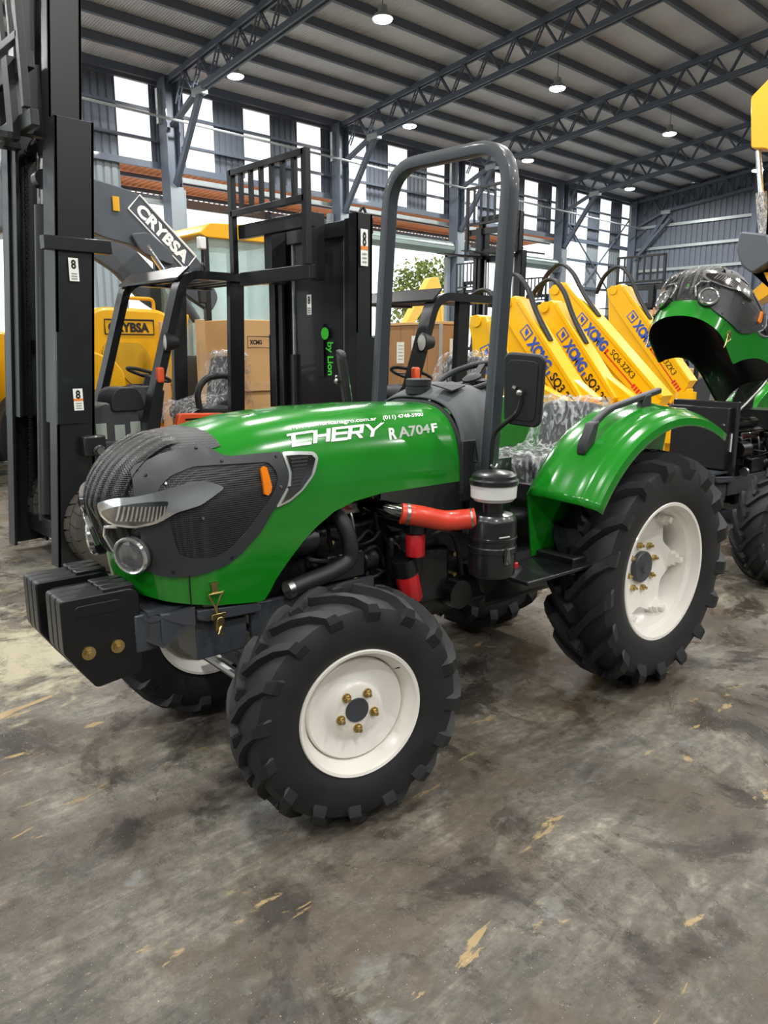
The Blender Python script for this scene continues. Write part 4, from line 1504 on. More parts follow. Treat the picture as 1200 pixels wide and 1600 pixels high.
    MB().tube([(1.38, .22, 1.0), (1.42, .22, 1.38)], .009, 8).build('lever', 'bare_rope', root)
    MB().ball((1.42, .22, 1.40), .025, sz=(1.4, 1.4, .6)).build('lever_knob', 'red_filter', root)
    # floor boards and step
    for s in (-1, 1):
        MB().bx(1.0, 1.66, s * .22, s * .66, .735, .755).build('floor_board', 'engine_black', root, bevel=.006)
        MB().plate_y([(1.02, .74), (1.30, .74), (1.26, .60), (1.10, .60)], s * .30 - .01, s * .30 + .01).build('step_bracket', 'engine_black', root)
        MB().bx(1.38, 1.52, s * .39, s * .62, .70, .79).build('step_box', 'engine_black', root, bevel=.01)
    return hood
TRO = (1.7486, 2.6423, 0)
tractor = thing('tractor', 'shiny green tractor with white wheels and tall roll bar in front', 'tractor', TRO, radians(-3.9), group='green tractors')
hood1 = build_tractor(tractor)
# ------------------------------------------------------------------ second tractor, bonnet tipped up
tractor2 = dup(tractor, None, skip=('ballast_weight', 'handle_slot', 'weight_bolt', 'weight_bar', 'latch_body', 'seat', 'plastic_film', 'roll_bar', 'roll_bar_foot', 'mirror', 'mirror_arm', 'radiator_hose'))
tractor2.location = (6.13, 2.64, 0)
tractor2.rotation_euler = (0, 0, radians(-6))
tag(tractor2, 'second green tractor with its bonnet tipped up, beyond the big rear wheel', 'tractor', 'green tractors')
for ch in tractor2.children:
    if ch.name.startswith('hood'):
        piv = Vector((.9, 0, 1.52))
        ch.matrix_local = Matrix.Translation(piv) @ Matrix.Rotation(radians(41), 4, 'Y') @ Matrix.Translation(-piv)
    if ch.name.startswith('engine'):
        for g_ in ch.children:
            if g_.name.startswith('radiator') or g_.name.startswith('fan'):
                g_.location.x += .26
MB().bx(-.14, -.09, -.27, .27, .80, 1.38).build('radiator_panel', 'black_paint', tractor2, bevel=.006)
MB().bx(-.145, -.14, -.25, -.20, 1.0, 1.14).build('label_sticker', 'white_print', tractor2)
MB().tube([(-.2, -.2, 1.2), (.1, -.28, 1.45), (.4, -.25, 1.6), (.6, -.24, 1.62)], .015, 8, smooth=6).build('gas_strut', 'steel', tractor2)

# ------------------------------------------------------------------ forklifts (local: x rearward from the mast, y from near side to far side)
mat('fork_black', '#16181b', 0.36, coat=0.2, var=0.1, scale=5)
mat('fork_body', '#3a3c3e', 0.5, var=0.1, scale=8)
mat('fork_red', '#c8322a', 0.4, coat=0.4)
mat('fork_orange', '#e2572b', 0.4, coat=0.3)
mat('sticker_green', '#3fd034', 0.4)
mat('sticker_orange', '#e8873a', 0.5)

def crumple_sheet(mb, pts_fn, nu, nv, amp, seed):
    rnd = random.Random(seed)
    ph = [rnd.random() * 6 for _ in range(6)]
    def f(u, v):
        p = Vector(pts_fn(u, v))
        k = sin(13 * u + 7 * v + ph[0]) * sin(9 * v - 15 * u + ph[1]) + .6 * sin(31 * u - 17 * v + ph[2]) * sin(27 * v + ph[3])
        return p + Vector((amp * k, amp * .5 * sin(19 * v + ph[4]), amp * k))
    mb.grid(f, nu, nv)
    return mb

def block_tire(R, w, hub, blocks):
    mb = MB()
    half = [(-w * .38, hub), (-w * .47, hub + .03), (-w / 2, R * .78), (-w * .47, R * .93), (-w * .40, R * .97)]
    prof = half + [(0, R * .975)] + [(-y, r) for y, r in reversed(half)]
    mb.lathe([(r, y) for y, r in prof], (0, 0, 0), (0, 1, 0), 48)
    for k in range(blocks):
        for s in (-1, 1):
            a = 2 * pi * (k + (.5 if s > 0 else 0)) / blocks
            hw = pi / blocks * .84
            P = []
            for rr, ys in ((R * .90, (.02, .50)), (R * 1.0, (.03, .45))):
                for yy in ys:
                    for da in (-hw, -hw * .0, hw):
                        da2 = da + (.25 * hw if yy > .2 else -.2 * hw)
                        P.append((rr * cos(a + da2), s * w * yy, rr * sin(a + da2)))
            # 12 verts: layer0: y0 (0-2), y1 (3-5); layer1: y0 (6-8), y1 (9-11)
            mb.add(P, [(6, 7, 10, 9), (7, 8, 11, 10), (0, 1, 7, 6), (1, 2, 8, 7), (3, 9, 10, 4), (4, 10, 11, 5), (0, 6, 9, 3), (2, 5, 11, 8)])
    return mb

bt_near = block_tire(.37, .26, .20, 22).mesh('tire', 'dusty_rubber', smooth=30)
bt_rear = block_tire(.28, .20, .14, 18).mesh('tire', 'dusty_rubber', smooth=30)

def channel(mb, x0, z0, z1, y, s, lean, depth=.17, w=.075, t=.016):
    # C-profile rail: web at the outer side, flanges pointing inward; lean shifts x with height
    def sh(x, z): return x + lean * z
    for (xa, xb, ya, yb) in ((x0, x0 + depth, y, y + s * t), (x0, x0 + t * 1.6, y, y + s * w), (x0 + depth - t * 1.6, x0 + depth, y, y + s * w)):
        P = [(sh(x, z), yy, z) for x in (xa, xb) for yy in (ya, yb) for z in (z0, z1)]
        mb.add(P, [(0, 1, 3, 2), (4, 6, 7, 5), (0, 4, 5, 1), (2, 3, 7, 6), (0, 2, 6, 4), (1, 5, 7, 3)])
    return mb

def forklift(label, loc, rz=0, W=1.15, outer=2.8, inner=2.9, inner_base=.2, lean=.03, carriage=2.2, back_h=1.0, body=True, film=True, guard_h=2.3, guard_x=(.85, 1.95), bars=7, depth=.17, group='black forklifts', stickers=None, forks=True, scale=1.0, back_x=-.30, back_off=0.0, back_w=None):
    f = thing('forklift', label, 'forklift', loc, rz, group)
    f.scale = (scale,) * 3
    L = lean
    # mast
    cx_, ci_ = depth * .6, depth + .06
    for y, s in ((0, 1), (W, -1)):
        channel(MB(), .0, .06, outer, y, s, L, depth=depth, w=depth * .5).build('outer_rail', 'fork_black', f, smooth=0, bevel=.004)
        channel(MB(), .02, inner_base, inner, y + s * (depth * .5 + .01), s, L, depth=depth * .85, w=depth * .4).build('inner_rail', 'fork_black', f, smooth=0, bevel=.004)
        # lift cylinder
        MB().cyl((cx_ + L * .3, y + s * ci_, .3), (cx_ + L * outer * .62, y + s * ci_, outer * .62), .045, n=14).build('lift_cylinder', 'fork_black', f)
        MB().cyl((cx_ + L * outer * .62, y + s * ci_, outer * .62), (cx_ + L * outer * .97, y + s * ci_, outer * .97), .026, n=12).build('lift_rod', 'steel', f)
        # side plates
        MB().plate_y([(.0 + L * 1.2, 1.2), (.24 + L * 1.2, 1.2), (.24 + L * 1.9, 1.85), (.0 + L * 1.9, 1.9)], y - s * .012, y).build('side_plate', 'fork_black', f)
        # chain
        mb = MB()
        z = .5
        while z < outer - .1:
            mb.box((.12 + L * z, y + s * .23, z), (.03, .022, .022))
            mb.box((.12 + L * (z + .025), y + s * .23, z + .025), (.018, .03, .014))
            z += .05
        mb.build('lift_chain', 'fork_black', f, smooth=0)['kind'] = 'stuff'
        # hoses
        MB().tube([(.26 + L * .6, y + s * .17, .6), (.27 + L * outer * .5, y + s * .18, outer * .5), (.26 + L * outer, y + s * .17, outer - .05), (.2 + L * outer, y + s * .2, outer + .03), (.14 + L * outer, y + s * .2, outer - .1)], .012, 8, smooth=5).build('hydraulic_hose', 'black_plastic', f)
    for z, h in ((.25, .16), (outer * .52, .12), (outer - .08, .12)):
        MB().bx(.16 + L * z, .20 + L * z, .02, W - .02, z - h / 2, z + h / 2).build('cross_member', 'fork_black', f, smooth=0, bevel=.006)
    MB().bx(.05 + L * inner, .12 + L * inner, .09, W - .09, inner - .12, inner).build('cross_member', 'fork_black', f, smooth=0, bevel=.006)
    MB().cyl((.12 + L * outer * .9, W / 2 - .05, outer * .9), (.12 + L * outer * .9, W / 2 + .05, outer * .9), .07, n=18).build('chain_sheave', 'fork_black', f)
    # carriage and load guard
    cz = carriage
    bx_ = back_x + L * cz
    bw = back_w or W
    y0 = (W - bw) / 2 + back_off
    for z in (cz, cz + .38):
        MB().bx(bx_ + .14, bx_ + .20, y0 + .02, y0 + bw - .02, z, z + .11).build('carriage_bar', 'fork_black', f, smooth=0, bevel=.006)
    for yy in (W * .28, W * .72):
        MB().bx(bx_ + .19, bx_ + .34, yy - .05, yy + .05, cz, cz + .5).build('carriage_plate', 'fork_black', f, smooth=0, bevel=.006)
    bz0, bz1 = cz + .40, cz + .40 + back_h
    for yy in (y0, y0 + bw):
        MB().bx(bx_ + .08, bx_ + .13, yy - .03, yy + .03, cz + .1, bz1).build('guard_post', 'fork_black', f, smooth=0, bevel=.004)
    for z in (bz0 + .15, bz1 - .05):
        MB().bx(bx_ + .08, bx_ + .13, y0, y0 + bw, z, z + .05).build('guard_rail', 'fork_black', f, smooth=0, bevel=.004)
    for i in range(1, bars):
        yy = y0 + bw * i / bars
        MB().bx(bx_ + .09, bx_ + .12, yy - .018, yy + .018, bz0 + .15, bz1 - .03).build('guard_bar', 'fork_black', f, smooth=0)
    if forks:
        for yy in (W * .25, W * .75):
            MB().plate_y([(bx_ + .14, cz + .5), (bx_ + .14, cz - .06), (bx_ - 1.0, cz - .06), (bx_ - 1.0, cz - .045), (bx_ + .09, cz - .015), (bx_ + .09, cz + .5)], yy - .06, yy + .06).build('fork', 'fork_black', f, smooth=0)
    if not body:
        return f
    # wheels
    for y in (-.12, W - .06):
        w = part('drive_wheel', f, (.44 if y < 0 else .56, y, .37))
        mk('tire', bt_near, w)
        MB().lathe([(.20, -.09), (.21, -.10), (.19, -.105), (.17, -.06), (.06, -.05), (.05, -.09), (0, -.09)], (0, 0, 0), (0, 1 if y < .5 else -1, 0), 28).build('rim', 'fork_red', w)
    for y in (.14, W - .14):
        w = part('steer_wheel', f, (2.25, y, .28))
        mk('tire', bt_rear, w)
    # chassis, floor plate, cowl
    MB().plate_y([(.35, .45), (.95, .42), (1.0, .62), (1.75, .62), (1.75, .35), (2.5, .35), (2.55, .95), (1.25, 1.02), (1.2, .75), (.92, .75), (.80, 1.02), (.35, 1.02)], .14, W - .14).build('chassis', 'fork_body', f, bevel=.01)
    MB().plate_y([(.42, 1.0), (.86, 1.0), (.84, 1.26), (.56, 1.34), (.42, 1.30)], .16, W - .16).build('dash_panel', 'fork_body', f, bevel=.015)
    MB().plate_y(fillet2([(.60, 1.26), (.90, 1.26), (.88, 1.40), (.82, 1.46), (.66, 1.46), (.60, 1.38)], .04), .14, .42).build('valve_cover', 'black_plastic', f, bevel=.01)
    for (x, z) in ((.46, 1.04), (.62, 1.02), (.76, 1.04)):
        MB().bx(x, x + .09, .152, .16, z, z + .13).build('data_plate', 'grey_print', f)
    MB().bx(1.15, 1.35, .25, W - .25, 1.0, 1.06).build('engine_cover', 'fork_red', f, bevel=.02)
    MB().plate_y(fillet2([(1.10, .90), (1.70, .90), (1.66, 1.20), (1.20, 1.22)], .03), .10, .17).build('side_cover', 'fork_orange', f, bevel=.012)
    MB().bx(1.25, 1.60, .095, .10, 1.155, 1.17).build('cover_slot', 'black_print', f)
    MB().plate_y(fillet2([(1.95, .40), (2.75, .45), (2.85, .70), (2.78, 1.05), (2.3, 1.14), (1.95, 1.10)], .08, 5), .05, W - .05).build('counterweight', 'fork_body', f, bevel=.04)
    # overhead guard
    gx0, gx1 = guard_x
    for y, s in ((.06, 1), (W - .06, -1)):
        pts = fillet([(gx0, y, .95), (gx0 + .06, y, 1.25), (gx0 + .42, y, guard_h), (gx1 + .35, y, guard_h + .0)], .16, 8)
        MB().sweep(pts, [(-.035, -.06), (.035, -.06), (.035, .06), (-.035, .06)], up=(0, 1, 0)).build('guard_front_leg', 'fork_black', f, smooth=40)
        MB().bar([(gx1 - .05, y, 1.0), (gx1, y, guard_h)], .15, .06, up=(0, 1, 0)).build('guard_rear_leg', 'fork_black', f, smooth=0, bevel=.005)
    for i in range(6):
        x = gx0 + .52 + (gx1 + .3 - gx0 - .52) * i / 5
        MB().bx(x - .02, x + .02, .06, W - .06, guard_h - .02, guard_h + .03).build('guard_top_bar', 'fork_black', f, smooth=0)
    MB().prism([(gx0 + .36, .02, guard_h - .05), (gx0 + .48, .02, guard_h + .05), (gx0 + .48, W - .02, guard_h + .05), (gx0 + .36, W - .02, guard_h - .05)], (.0, 0, .02)).build('guard_visor', 'fork_black', f)
    # head lamp, indicator
    hl = part('work_lamp', f, (gx0 + .22, -.02, 1.83))
    MB().lathe([(.0, .09), (.05, .08), (.075, .0), (.08, -.02), (.07, -.03)], (0, 0, 0), (1, -.25, 0), 20).build('lamp_shell', 'black_plastic', hl)
    MB().lathe([(.07, -.025), (.03, -.035), (0, -.037)], (0, 0, 0), (1, -.25, 0), 20).build('lens', 'white_bowl', hl)
    MB().box((0, .04, -.06), (.03, .05, .12)).build('bracket', 'black_plastic', hl)
    MB().box((gx0 + .14, .0, 1.56), (.06, .06, .13)).build('indicator', 'fork_orange', f, bevel=.015)
    # steering wheel, column, seat
    sx = 1.12
    MB().cyl((.95, W / 2 - .1, 1.05), (sx, W / 2 - .1, 1.52), .04, n=12).build('steering_column', 'black_plastic', f)
    MB().plate_y([(.90, 1.0), (1.10, 1.0), (1.18, 1.42), (1.02, 1.46)], W / 2 - .28, W / 2 + .1).build('column_cover', 'black_plastic', f, bevel=.02)
    c = Vector((sx, W / 2 - .1, 1.55))
    ax = Vector((.35, 0, 1)).normalized()
    a, b = frame_of(ax)
    MB().tube([c + a * (.19 * cos(t)) + b * (.19 * sin(t)) for t in [2 * pi * i / 30 for i in range(31)]], .016, 8, caps=False).build('steering_wheel', 'black_plastic', f)
    MB().bar([c - a * .18, c + a * .18], .03, .01).build('steering_spoke', 'black_plastic', f)
    for i in range(3):
        MB().tube([(.98, .22 + i * .05, 1.2), (1.0, .22 + i * .05, 1.35), (1.05, .22 + i * .05, 1.42)], .008, 8).build('hydraulic_lever', 'black_plastic', f)
        MB().ball((1.05, .22 + i * .05, 1.43), .02).build('lever_knob', 'black_plastic', f)
    cu = MB()
    cushion(cu, 1.45, 1.95, W / 2 - .26, W / 2 + .26, 1.12, 1.25)
    cu.build('seat_cushion', 'seat_vinyl', f, smooth=50)
    cb = MB()
    cushion(cb, 1.86, 2.0, W / 2 - .25, W / 2 + .25, 1.18, 1.72, rot=((1.9, 0, 1.18), radians(9)))
    cb.build('seat_backrest', 'seat_vinyl', f, smooth=50)
    MB().tube(fillet([(1.50, W / 2 - .30, 1.22), (1.48, W / 2 - .30, 1.40), (1.58, W / 2 - .30, 1.52), (1.82, W / 2 - .30, 1.54), (1.92, W / 2 - .30, 1.42)], .08), .03, 10).build('hip_restraint', 'black_plastic', f)
    if film:
        def fl(u, v):
            prof = [(2.12, 1.25), (2.10, 1.6), (2.04, 1.76), (1.95, 1.74), (1.88, 1.55), (1.80, 1.36), (1.6, 1.28), (1.42, 1.26), (1.36, 1.2), (1.34, 1.1)]
            i = min(len(prof) - 2, int(v * (len(prof) - 1)))
            t = v * (len(prof) - 1) - i
            return (prof[i][0] * (1 - t) + prof[i + 1][0] * t, W / 2 + .30 * (2 * u - 1) * (1 + .15 * v), prof[i][1] * (1 - t) + prof[i + 1][1] * t - .16 * max(0, abs(2 * u - 1) - .75) * 4 * .25)
        crumple_sheet(MB(), fl, 26, 44, .022, int(loc[0] * 10)).build('plastic_film', 'crinkled_film', f, smooth=0)
    return f

fa = forklift('black forklift with very tall raised mast standing at the picture edge', (2.19, 6.07, 0), lean=.075, outer=3.45, inner=5.3, inner_base=1.2, carriage=3.35, back_h=1.3, guard_h=2.40, guard_x=(.84, 1.80), back_w=1.2, depth=.30)
MB().cyl((.15 + .075 * .4, .575, .4), (.15 + .075 * 2.9, .575, 2.9), .09, n=18).build('lift_cylinder', 'fork_black', fa)
MB().bx(.30, .34, .2, .95, .35, 1.25).build('mast_shield', 'fork_black', fa, smooth=0)
fb = forklift('black forklift with shorter mast and green sticker, behind the tractor bonnet', (4.06, 4.60, 0), lean=.01, outer=2.79, inner=2.76, carriage=2.30, back_h=.52, guard_h=2.22, guard_x=(.55, 1.35), back_w=1.0, back_off=.12, back_x=-.42, forks=False)
# stickers on the masts
MB().prism([(1.03, .022, 1.70), (1.07, .022, 1.70), (1.15, .022, 1.90), (1.11, .022, 1.90)], (0, -.003, 0)).build('sticker', 'white_print', fa, smooth=0)
def sticker(parent, o, ex_, ey_, mark, orange=False):
    s = MB().add([o, Vector(o) + Vector(ex_), Vector(o) + Vector(ex_) + Vector(ey_), Vector(o) + Vector(ey_)], [(0, 1, 2, 3)]).build('sticker', 'white_print', parent, smooth=0)
    n = Vector(ex_).cross(Vector(ey_)).normalized() * .002
    t = text2d(mark, .03)
    letters('sticker_print', t, flat_map(Vector(o) + Vector(ex_) * .25 + Vector(ey_) * .55 + n, Vector(ex_) * .5, Vector(ey_) * .38), 'black_print', parent)
    if orange:
        q = Vector(o) + Vector(ey_) * .44 + n
        MB().add([q, q + Vector(ex_), q + Vector(ex_) + Vector(ey_) * .10, q + Vector(ey_) * .10], [(0, 1, 2, 3)]).build('sticker_band', 'sticker_orange', parent, smooth=0)
    for i in range(3):
        q = Vector(o) + Vector(ex_) * .2 + Vector(ey_) * (.08 + .11 * i) + n
        MB().add([q, q + Vector(ex_) * .6, q + Vector(ex_) * .6 + Vector(ey_) * .05, q + Vector(ey_) * .05], [(0, 1, 2, 3)]).build('sticker_line', 'grey_print', parent, smooth=0)
# near rail of the tall mast: its outward face
sticker(fa, (.10 + .075 * 2.3, -.016, 2.28), (.075, 0, 0), (0, 0, .17), '8')
sticker(fa, (.13 + .075 * 1.3, -.016, 1.30), (.075, 0, 0), (0, 0, .17), '8', True)
pl = MB().bx(.10, .62, -.03, .06, 2.50, 2.60).build('stop_bracket', 'fork_black', fa, bevel=.005)
MB().box((.34, -.05, 1.02), (.18, .10, .16)).cyl((.36, -.10, .98), (.36, -.13, .98), .05, n=14).build('tilt_bracket', 'fork_black', fa, bevel=.02)
MB().cyl((.36, -.13, .98), (.36, -.15, .98), .03, n=12).build('pivot_pin', 'steel', fa)
sticker(fb, (.06, -.016, 2.40), (.075, 0, 0), (0, 0, .27), '8', True)
sticker(fb, (-.005, .58, 2.05), (0, -.06, 0), (0, 0, .16), '8')
g = MB().add([(.10, .62, 1.55), (.10, .50, 1.55), (.10, .50, 1.98), (.10, .62, 1.98)], [(0, 1, 2, 3)]).build('sticker', 'fork_black', fb, smooth=0)
MB().bx(.12, .14, .10, 1.05, .4, 2.72).build('cover_panel', 'fork_black', fb, smooth=0)
q = text2d('by Lion', .02)
letters('green_sticker', q, flat_map((.094, .44, 1.83), (0, 0, -.27), (0, -.075, 0)), 'sticker_green', fb)
MB().lathe([(.0, 0), (.05, 0)], (.095, .475, 1.90), (-1, 0, 0), 20).build('green_sticker', 'sticker_green', fb)

# far forklifts
forklift('far forklift with raised mast and load guard behind the near roll bar post', (12.0, 9.0, 0), lean=.02, outer=3.6, inner=4.3, inner_base=.8, carriage=3.55, back_h=.85, film=False, group='black forklifts')
forklift('far forklift by the second open door, its load guard highest of the pair', (21.6, 17.6, 0), lean=.0, outer=3.6, inner=4.2, carriage=3.4, back_h=1.0, film=False)
forklift('far forklift by the second open door, beside the one with highest guard', (25.1, 17.4, 0), lean=.0, outer=3.3, inner=3.9, carriage=3.1, back_h=1.0, film=False)
forklift('far forklift with load guard against the ribbed gable wall', (17.0, 8.6, 0), lean=.0, outer=2.6, inner=3.3, carriage=2.75, back_h=.75, film=False)
forklift('far forklift just outside the opening behind the wooden crate', (19.2, 22.0, 0), lean=.0, outer=3.6, inner=4.2, carriage=3.2, back_h=1.0, film=False)

# ------------------------------------------------------------------ yellow loader with raised charcoal boom
mat('yellow_paint', '#e3a80c', 0.35, coat=0.4, var=0.05, scale=4)
mat('crane_yellow', '#f0b90a', 0.33, coat=0.4, var=0.04, scale=4)
mat('charcoal', '#4a5058', 0.45, coat=0.1, var=0.06, scale=5)
mat('cab_glass', '#c3dcd8', 0.08, trans=0.6, alpha=0.55)
ld = thing('wheel_loader', 'yellow wheel loader with raised charcoal boom behind the tall forklift', 'loader', (4.6, 9.7, 0))
LX, LY = 4.6, 9.7
def lp(pts): return [(x - LX, z) for x, z in pts]
hd = MB().plate_y(fillet2(lp([(3.55, 1.15), (5.05, 1.15), (5.10, 2.08), (4.74, 2.26), (4.0, 2.27), (3.62, 2.1)]), .08), -.72, .72).build('engine_hood', 'yellow_paint', ld, bevel=.04)
MB().plate_y(fillet2(lp([(4.0, 1.86), (4.45, 1.86), (4.56, 1.72), (4.56, 1.36), (4.3, 1.36), (4.1, 1.60), (3.95, 1.72)]), .06), -.735, -.715).build('side_grille', 'perforated_yellow', hd)
MB().plate_y(fillet2(lp([(3.70, 1.30), (4.23, 1.30), (4.22, 1.50), (4.10, 1.66), (3.85, 1.76), (3.7, 1.74)]), .06), -.75, -.71).build('wheel_arch', 'yellow_paint', hd, bevel=.02)
frame_pts = lp([(4.02, 1.96), (4.64, 1.96), (4.64, 2.13), (4.02, 2.13)])
MB().tube([(x, -.727, z) for x, z in frame_pts + frame_pts[:1]], .007, 6).build('decal_border', 'black_print', hd)
letters('hood_lettering', text2d('CRYBSA', .045), flat_map((4.06 - LX, -.725, 1.99), (.52, 0, 0), (0, 0, .105)), 'black_print', hd)
MB().tube(fillet(lp([(4.35, 2.25), (4.35, 2.40), (4.72, 2.40), (4.72, 2.25)]) and [(4.35 - LX, -.6, 2.25), (4.35 - LX, -.6, 2.39), (4.72 - LX, -.6, 2.39), (4.72 - LX, -.6, 2.25)], .06), .022, 8).build('hand_rail', 'yellow_paint', hd)
for i in range(3):
    x = 4.22 - LX + i * .07
    MB().tube(fillet([(x, -.78, 1.15), (x, -.78, 1.36), (x + .12, -.78, 1.36)], .03), .012, 8).build('guard_loop', 'black_paint', hd)
MB().plate_y(fillet2(lp([(4.72, 2.10), (5.10, 2.22), (5.02, 1.90), (4.90, 1.80), (4.90, 1.35), (4.78, 1.35)]), .04), -.80, -.74).build('side_panel', 'yellow_paint', hd, bevel=.01)
MB().bx(3.9 - LX, 7.0 - LX, -.6, .6, .55, 1.15).build('chassis', 'charcoal', ld, bevel=.03)
for x in (4.25, 6.45):
    for y in (-.85, .85):
        w = part('wheel', ld, (x - LX, y, .68))
        MB().lathe([(.35, -.2), (.42, -.23), (.60, -.22), (.67, -.17), (.68, 0), (.67, .17), (.60, .22), (.42, .23), (.35, .2)], (0, 0, 0), (0, 1, 0), 40).build('tire', 'rubber', w)
        MB().lathe([(.36, -.19), (.34, -.1), (.12, -.06), (.1, -.14), (0, -.14)], (0, 0, 0), (0, 1 if y < 0 else -1, 0), 28).build('rim', 'yellow_paint', w)
# boom: thick charcoal plates with decal, pivot near the cab
bo = part('boom', ld)
arm = fillet2(lp([(3.55, 3.25), (3.75, 3.72), (4.20, 3.66), (4.55, 3.60), (4.98, 3.24), (5.38, 2.86), (5.62, 2.45), (5.50, 2.25), (5.15, 2.45), (4.80, 2.80), (4.45, 3.0), (4.1, 3.05)]), .08)
for y in (-.62, .62):
    MB().plate_y(arm, y - .05, y + .05).build('arm_plate', 'charcoal', bo, bevel=.012)
MB().cyl((4.4 - LX, -.6, 3.3), (4.4 - LX, .6, 3.3), .12, n=18).build('cross_tube', 'charcoal', bo)
# decal frame along the arm (screen slope from upper left to lower right)
d0, d1 = Vector((4.53 - LX, -.675, 3.47)), Vector((5.20 - LX, -.675, 2.87))
ax = (d1 - d0).normalized()
nv = Vector((-ax.z, 0, ax.x))
if nv.z < 0: nv = -nv
A0 = d0 - nv * .10
fr_ = [d0 - nv * .115 - ax * .03, d1 - nv * .115 + ax * .03, d1 + nv * .115 + ax * .03, d0 + nv * .115 - ax * .03]
MB().tube(fr_ + fr_[:1], .010, 6).build('decal_border', 'white_print', bo)
letters('boom_lettering', text2d('CRYBSA', .05), flat_map(d0 - nv * .065 + ax * .04, ax * (d1 - d0).length * .93, nv * .135), 'white_print', bo)
MB().lathe([(.0, .01), (.07, .01), (.07, -.03)], (4.55 - LX, -.69, 3.06), (0, -1, 0), 20).build('pivot_boss', 'charcoal', bo)
MB().plate_y(fillet2(lp([(4.42, 3.12), (4.65, 3.16), (4.95, 2.96), (4.97, 2.80), (4.8, 2.84), (4.55, 2.92)]), .05), -.72, -.68).build('link_plate', 'charcoal', bo, bevel=.008)
for dy in (-.70,):
    MB().cyl((4.62 - LX, dy, 3.0), (4.85 - LX, dy, 2.7), .035, n=12).build('cylinder_rod', 'chrome', bo)
    MB().cyl((4.82 - LX, dy, 2.74), (5.25 - LX, dy, 2.15), .06, n=14).build('cylinder', 'charcoal', bo)
MB().bx(4.24 - LX, 4.32 - LX, -.69, -.68, 3.36, 3.52).build('warning_sign', 'yellow_paint', bo)
MB().cyl((3.62 - LX, -.7, 3.3), (3.62 - LX, .7, 3.3), .15, n=20).build('bucket_pin', 'yellow_paint', bo)
MB().plate_y(fillet2(lp([(3.0, 3.0), (3.6, 3.15), (3.7, 3.6), (3.45, 4.1), (3.2, 4.15), (2.95, 3.6)]), .08), -.9, .9).build('bucket', 'charcoal', bo, bevel=.02)
# cab
cb_ = part('cab', ld)
MB().plate_y(fillet2(lp([(5.35, 3.22), (5.50, 3.36), (6.50, 3.42), (6.75, 3.30), (6.7, 3.20), (5.45, 3.18)]), .04), -.7, .7).build('cab_roof', 'yellow_paint', cb_, bevel=.03)
for x in (5.45, 6.65):
    for y in (-.65, .65):
        MB().bx(x - .04 - LX, x + .04 - LX, y - .04, y + .04, 1.15, 3.22).build('cab_pillar', 'black_paint', cb_, bevel=.008)
for y in (-.65, .65):
    MB().bx(5.48 - LX, 6.62 - LX, y - .006, y + .006, 1.7, 3.2).build('cab_window', 'cab_glass', cb_)
for x in (5.45, 6.65):
    MB().bx(x - .006 - LX, x + .006 - LX, -.62, .62, 1.7, 3.2).build('cab_window', 'cab_glass', cb_)
MB().bx(5.45 - LX, 6.65 - LX, -.66, .66, 1.1, 1.7).build('cab_base', 'charcoal', cb_, bevel=.02)
MB().bx(5.30 - LX, 5.40 - LX, -.78, -.70, 3.02, 3.17).build('work_lamp', 'white_bowl', cb_, bevel=.015)
MB().tube(fillet([(5.42 - LX, -.68, 2.8), (5.28 - LX, -.85, 2.85), (5.26 - LX, -.86, 2.55)], .04), .014, 8).build('mirror_arm', 'black_paint', cb_)
MB().bx(5.20 - LX, 5.30 - LX, -.90, -.84, 2.35, 2.65).build('mirror', 'black_plastic', cb_, bevel=.015)

# another yellow machine peeking out at the picture edge
m2 = thing('backhoe_loader', 'yellow machine with dark cab peeking out behind the tall mast', 'loader', (2.75, 12.3, 0))
MB().plate_y(fillet2([(-.6, 3.75), (.75, 3.82), (.85, 3.68), (-.7, 3.6)], .05), -.8, .8).build('cab_roof', 'yellow_paint', m2, bevel=.03)
for x in (-.5, .65):
    for y in (-.75, .75):
        MB().bx(x - .06, x + .06, y - .05, y + .05, .9, 3.65).build('cab_pillar', 'black_paint', m2)
for y in (-.75, .75):
    MB().bx(-.45, .6, y - .006, y + .006, 1.8, 3.6).build('cab_window', 'cab_glass', m2)
MB().bx(-.6, .75, -.8, .8, .8, 1.8).build('cab_base', 'yellow_paint', m2, bevel=.04)
MB().plate_y([(.3, 1.0), (1.6, 1.0), (1.5, 1.9), (.75, 2.1)], -.6, .6).build('engine_hood', 'yellow_paint', m2, bevel=.04)
for x in (-.5, 1.3):
    for y in (-.95, .95):
        MB().lathe([(.0, -.1), (.3, -.12), (.36, -.2), (.62, -.18), (.66, 0), (.62, .18), (.3, .2)], (x, y, .66), (0, 1 if y < 0 else -1, 0), 32).build('wheel', 'rubber', m2)

# ------------------------------------------------------------------ wooden crates
mat('plywood', '#9c744c', 0.65, var=0.15, scale=6)
mat('pine', '#c9a071', 0.65, var=0.12, scale=10)
mat('cardboard', '#c29a68', 0.8, var=0.06, scale=5)
mat('paper', '#dcdcd6', 0.6, var=0.05, scale=10)
c1 = thing('wooden_crate', 'tall plywood crate with paper sheets taped on, behind the roll bar', 'crate', (7.75, 7.3, 0), group='wooden packing crates')
for i in range(4):
    y = -.5 + .25 * i
    MB().bx(-.25, -.235, y + .003, y + .247, .1, 2.10).build('board', 'plywood', c1, smooth=0)
for i in range(2):
    x = -.235 + .25 * i
    MB().bx(x + .003, x + .232, -.5, -.485, .1, 2.10).build('board', 'plywood', c1, smooth=0)
MB().bx(-.235, .25, -.485, .5, .1, 2.09).build('crate_core', 'plywood', c1, smooth=0)
MB().bx(-.265, .27, -.515, .515, 2.10, 2.135).build('lid', 'pine', c1, smooth=0, bevel=.003)
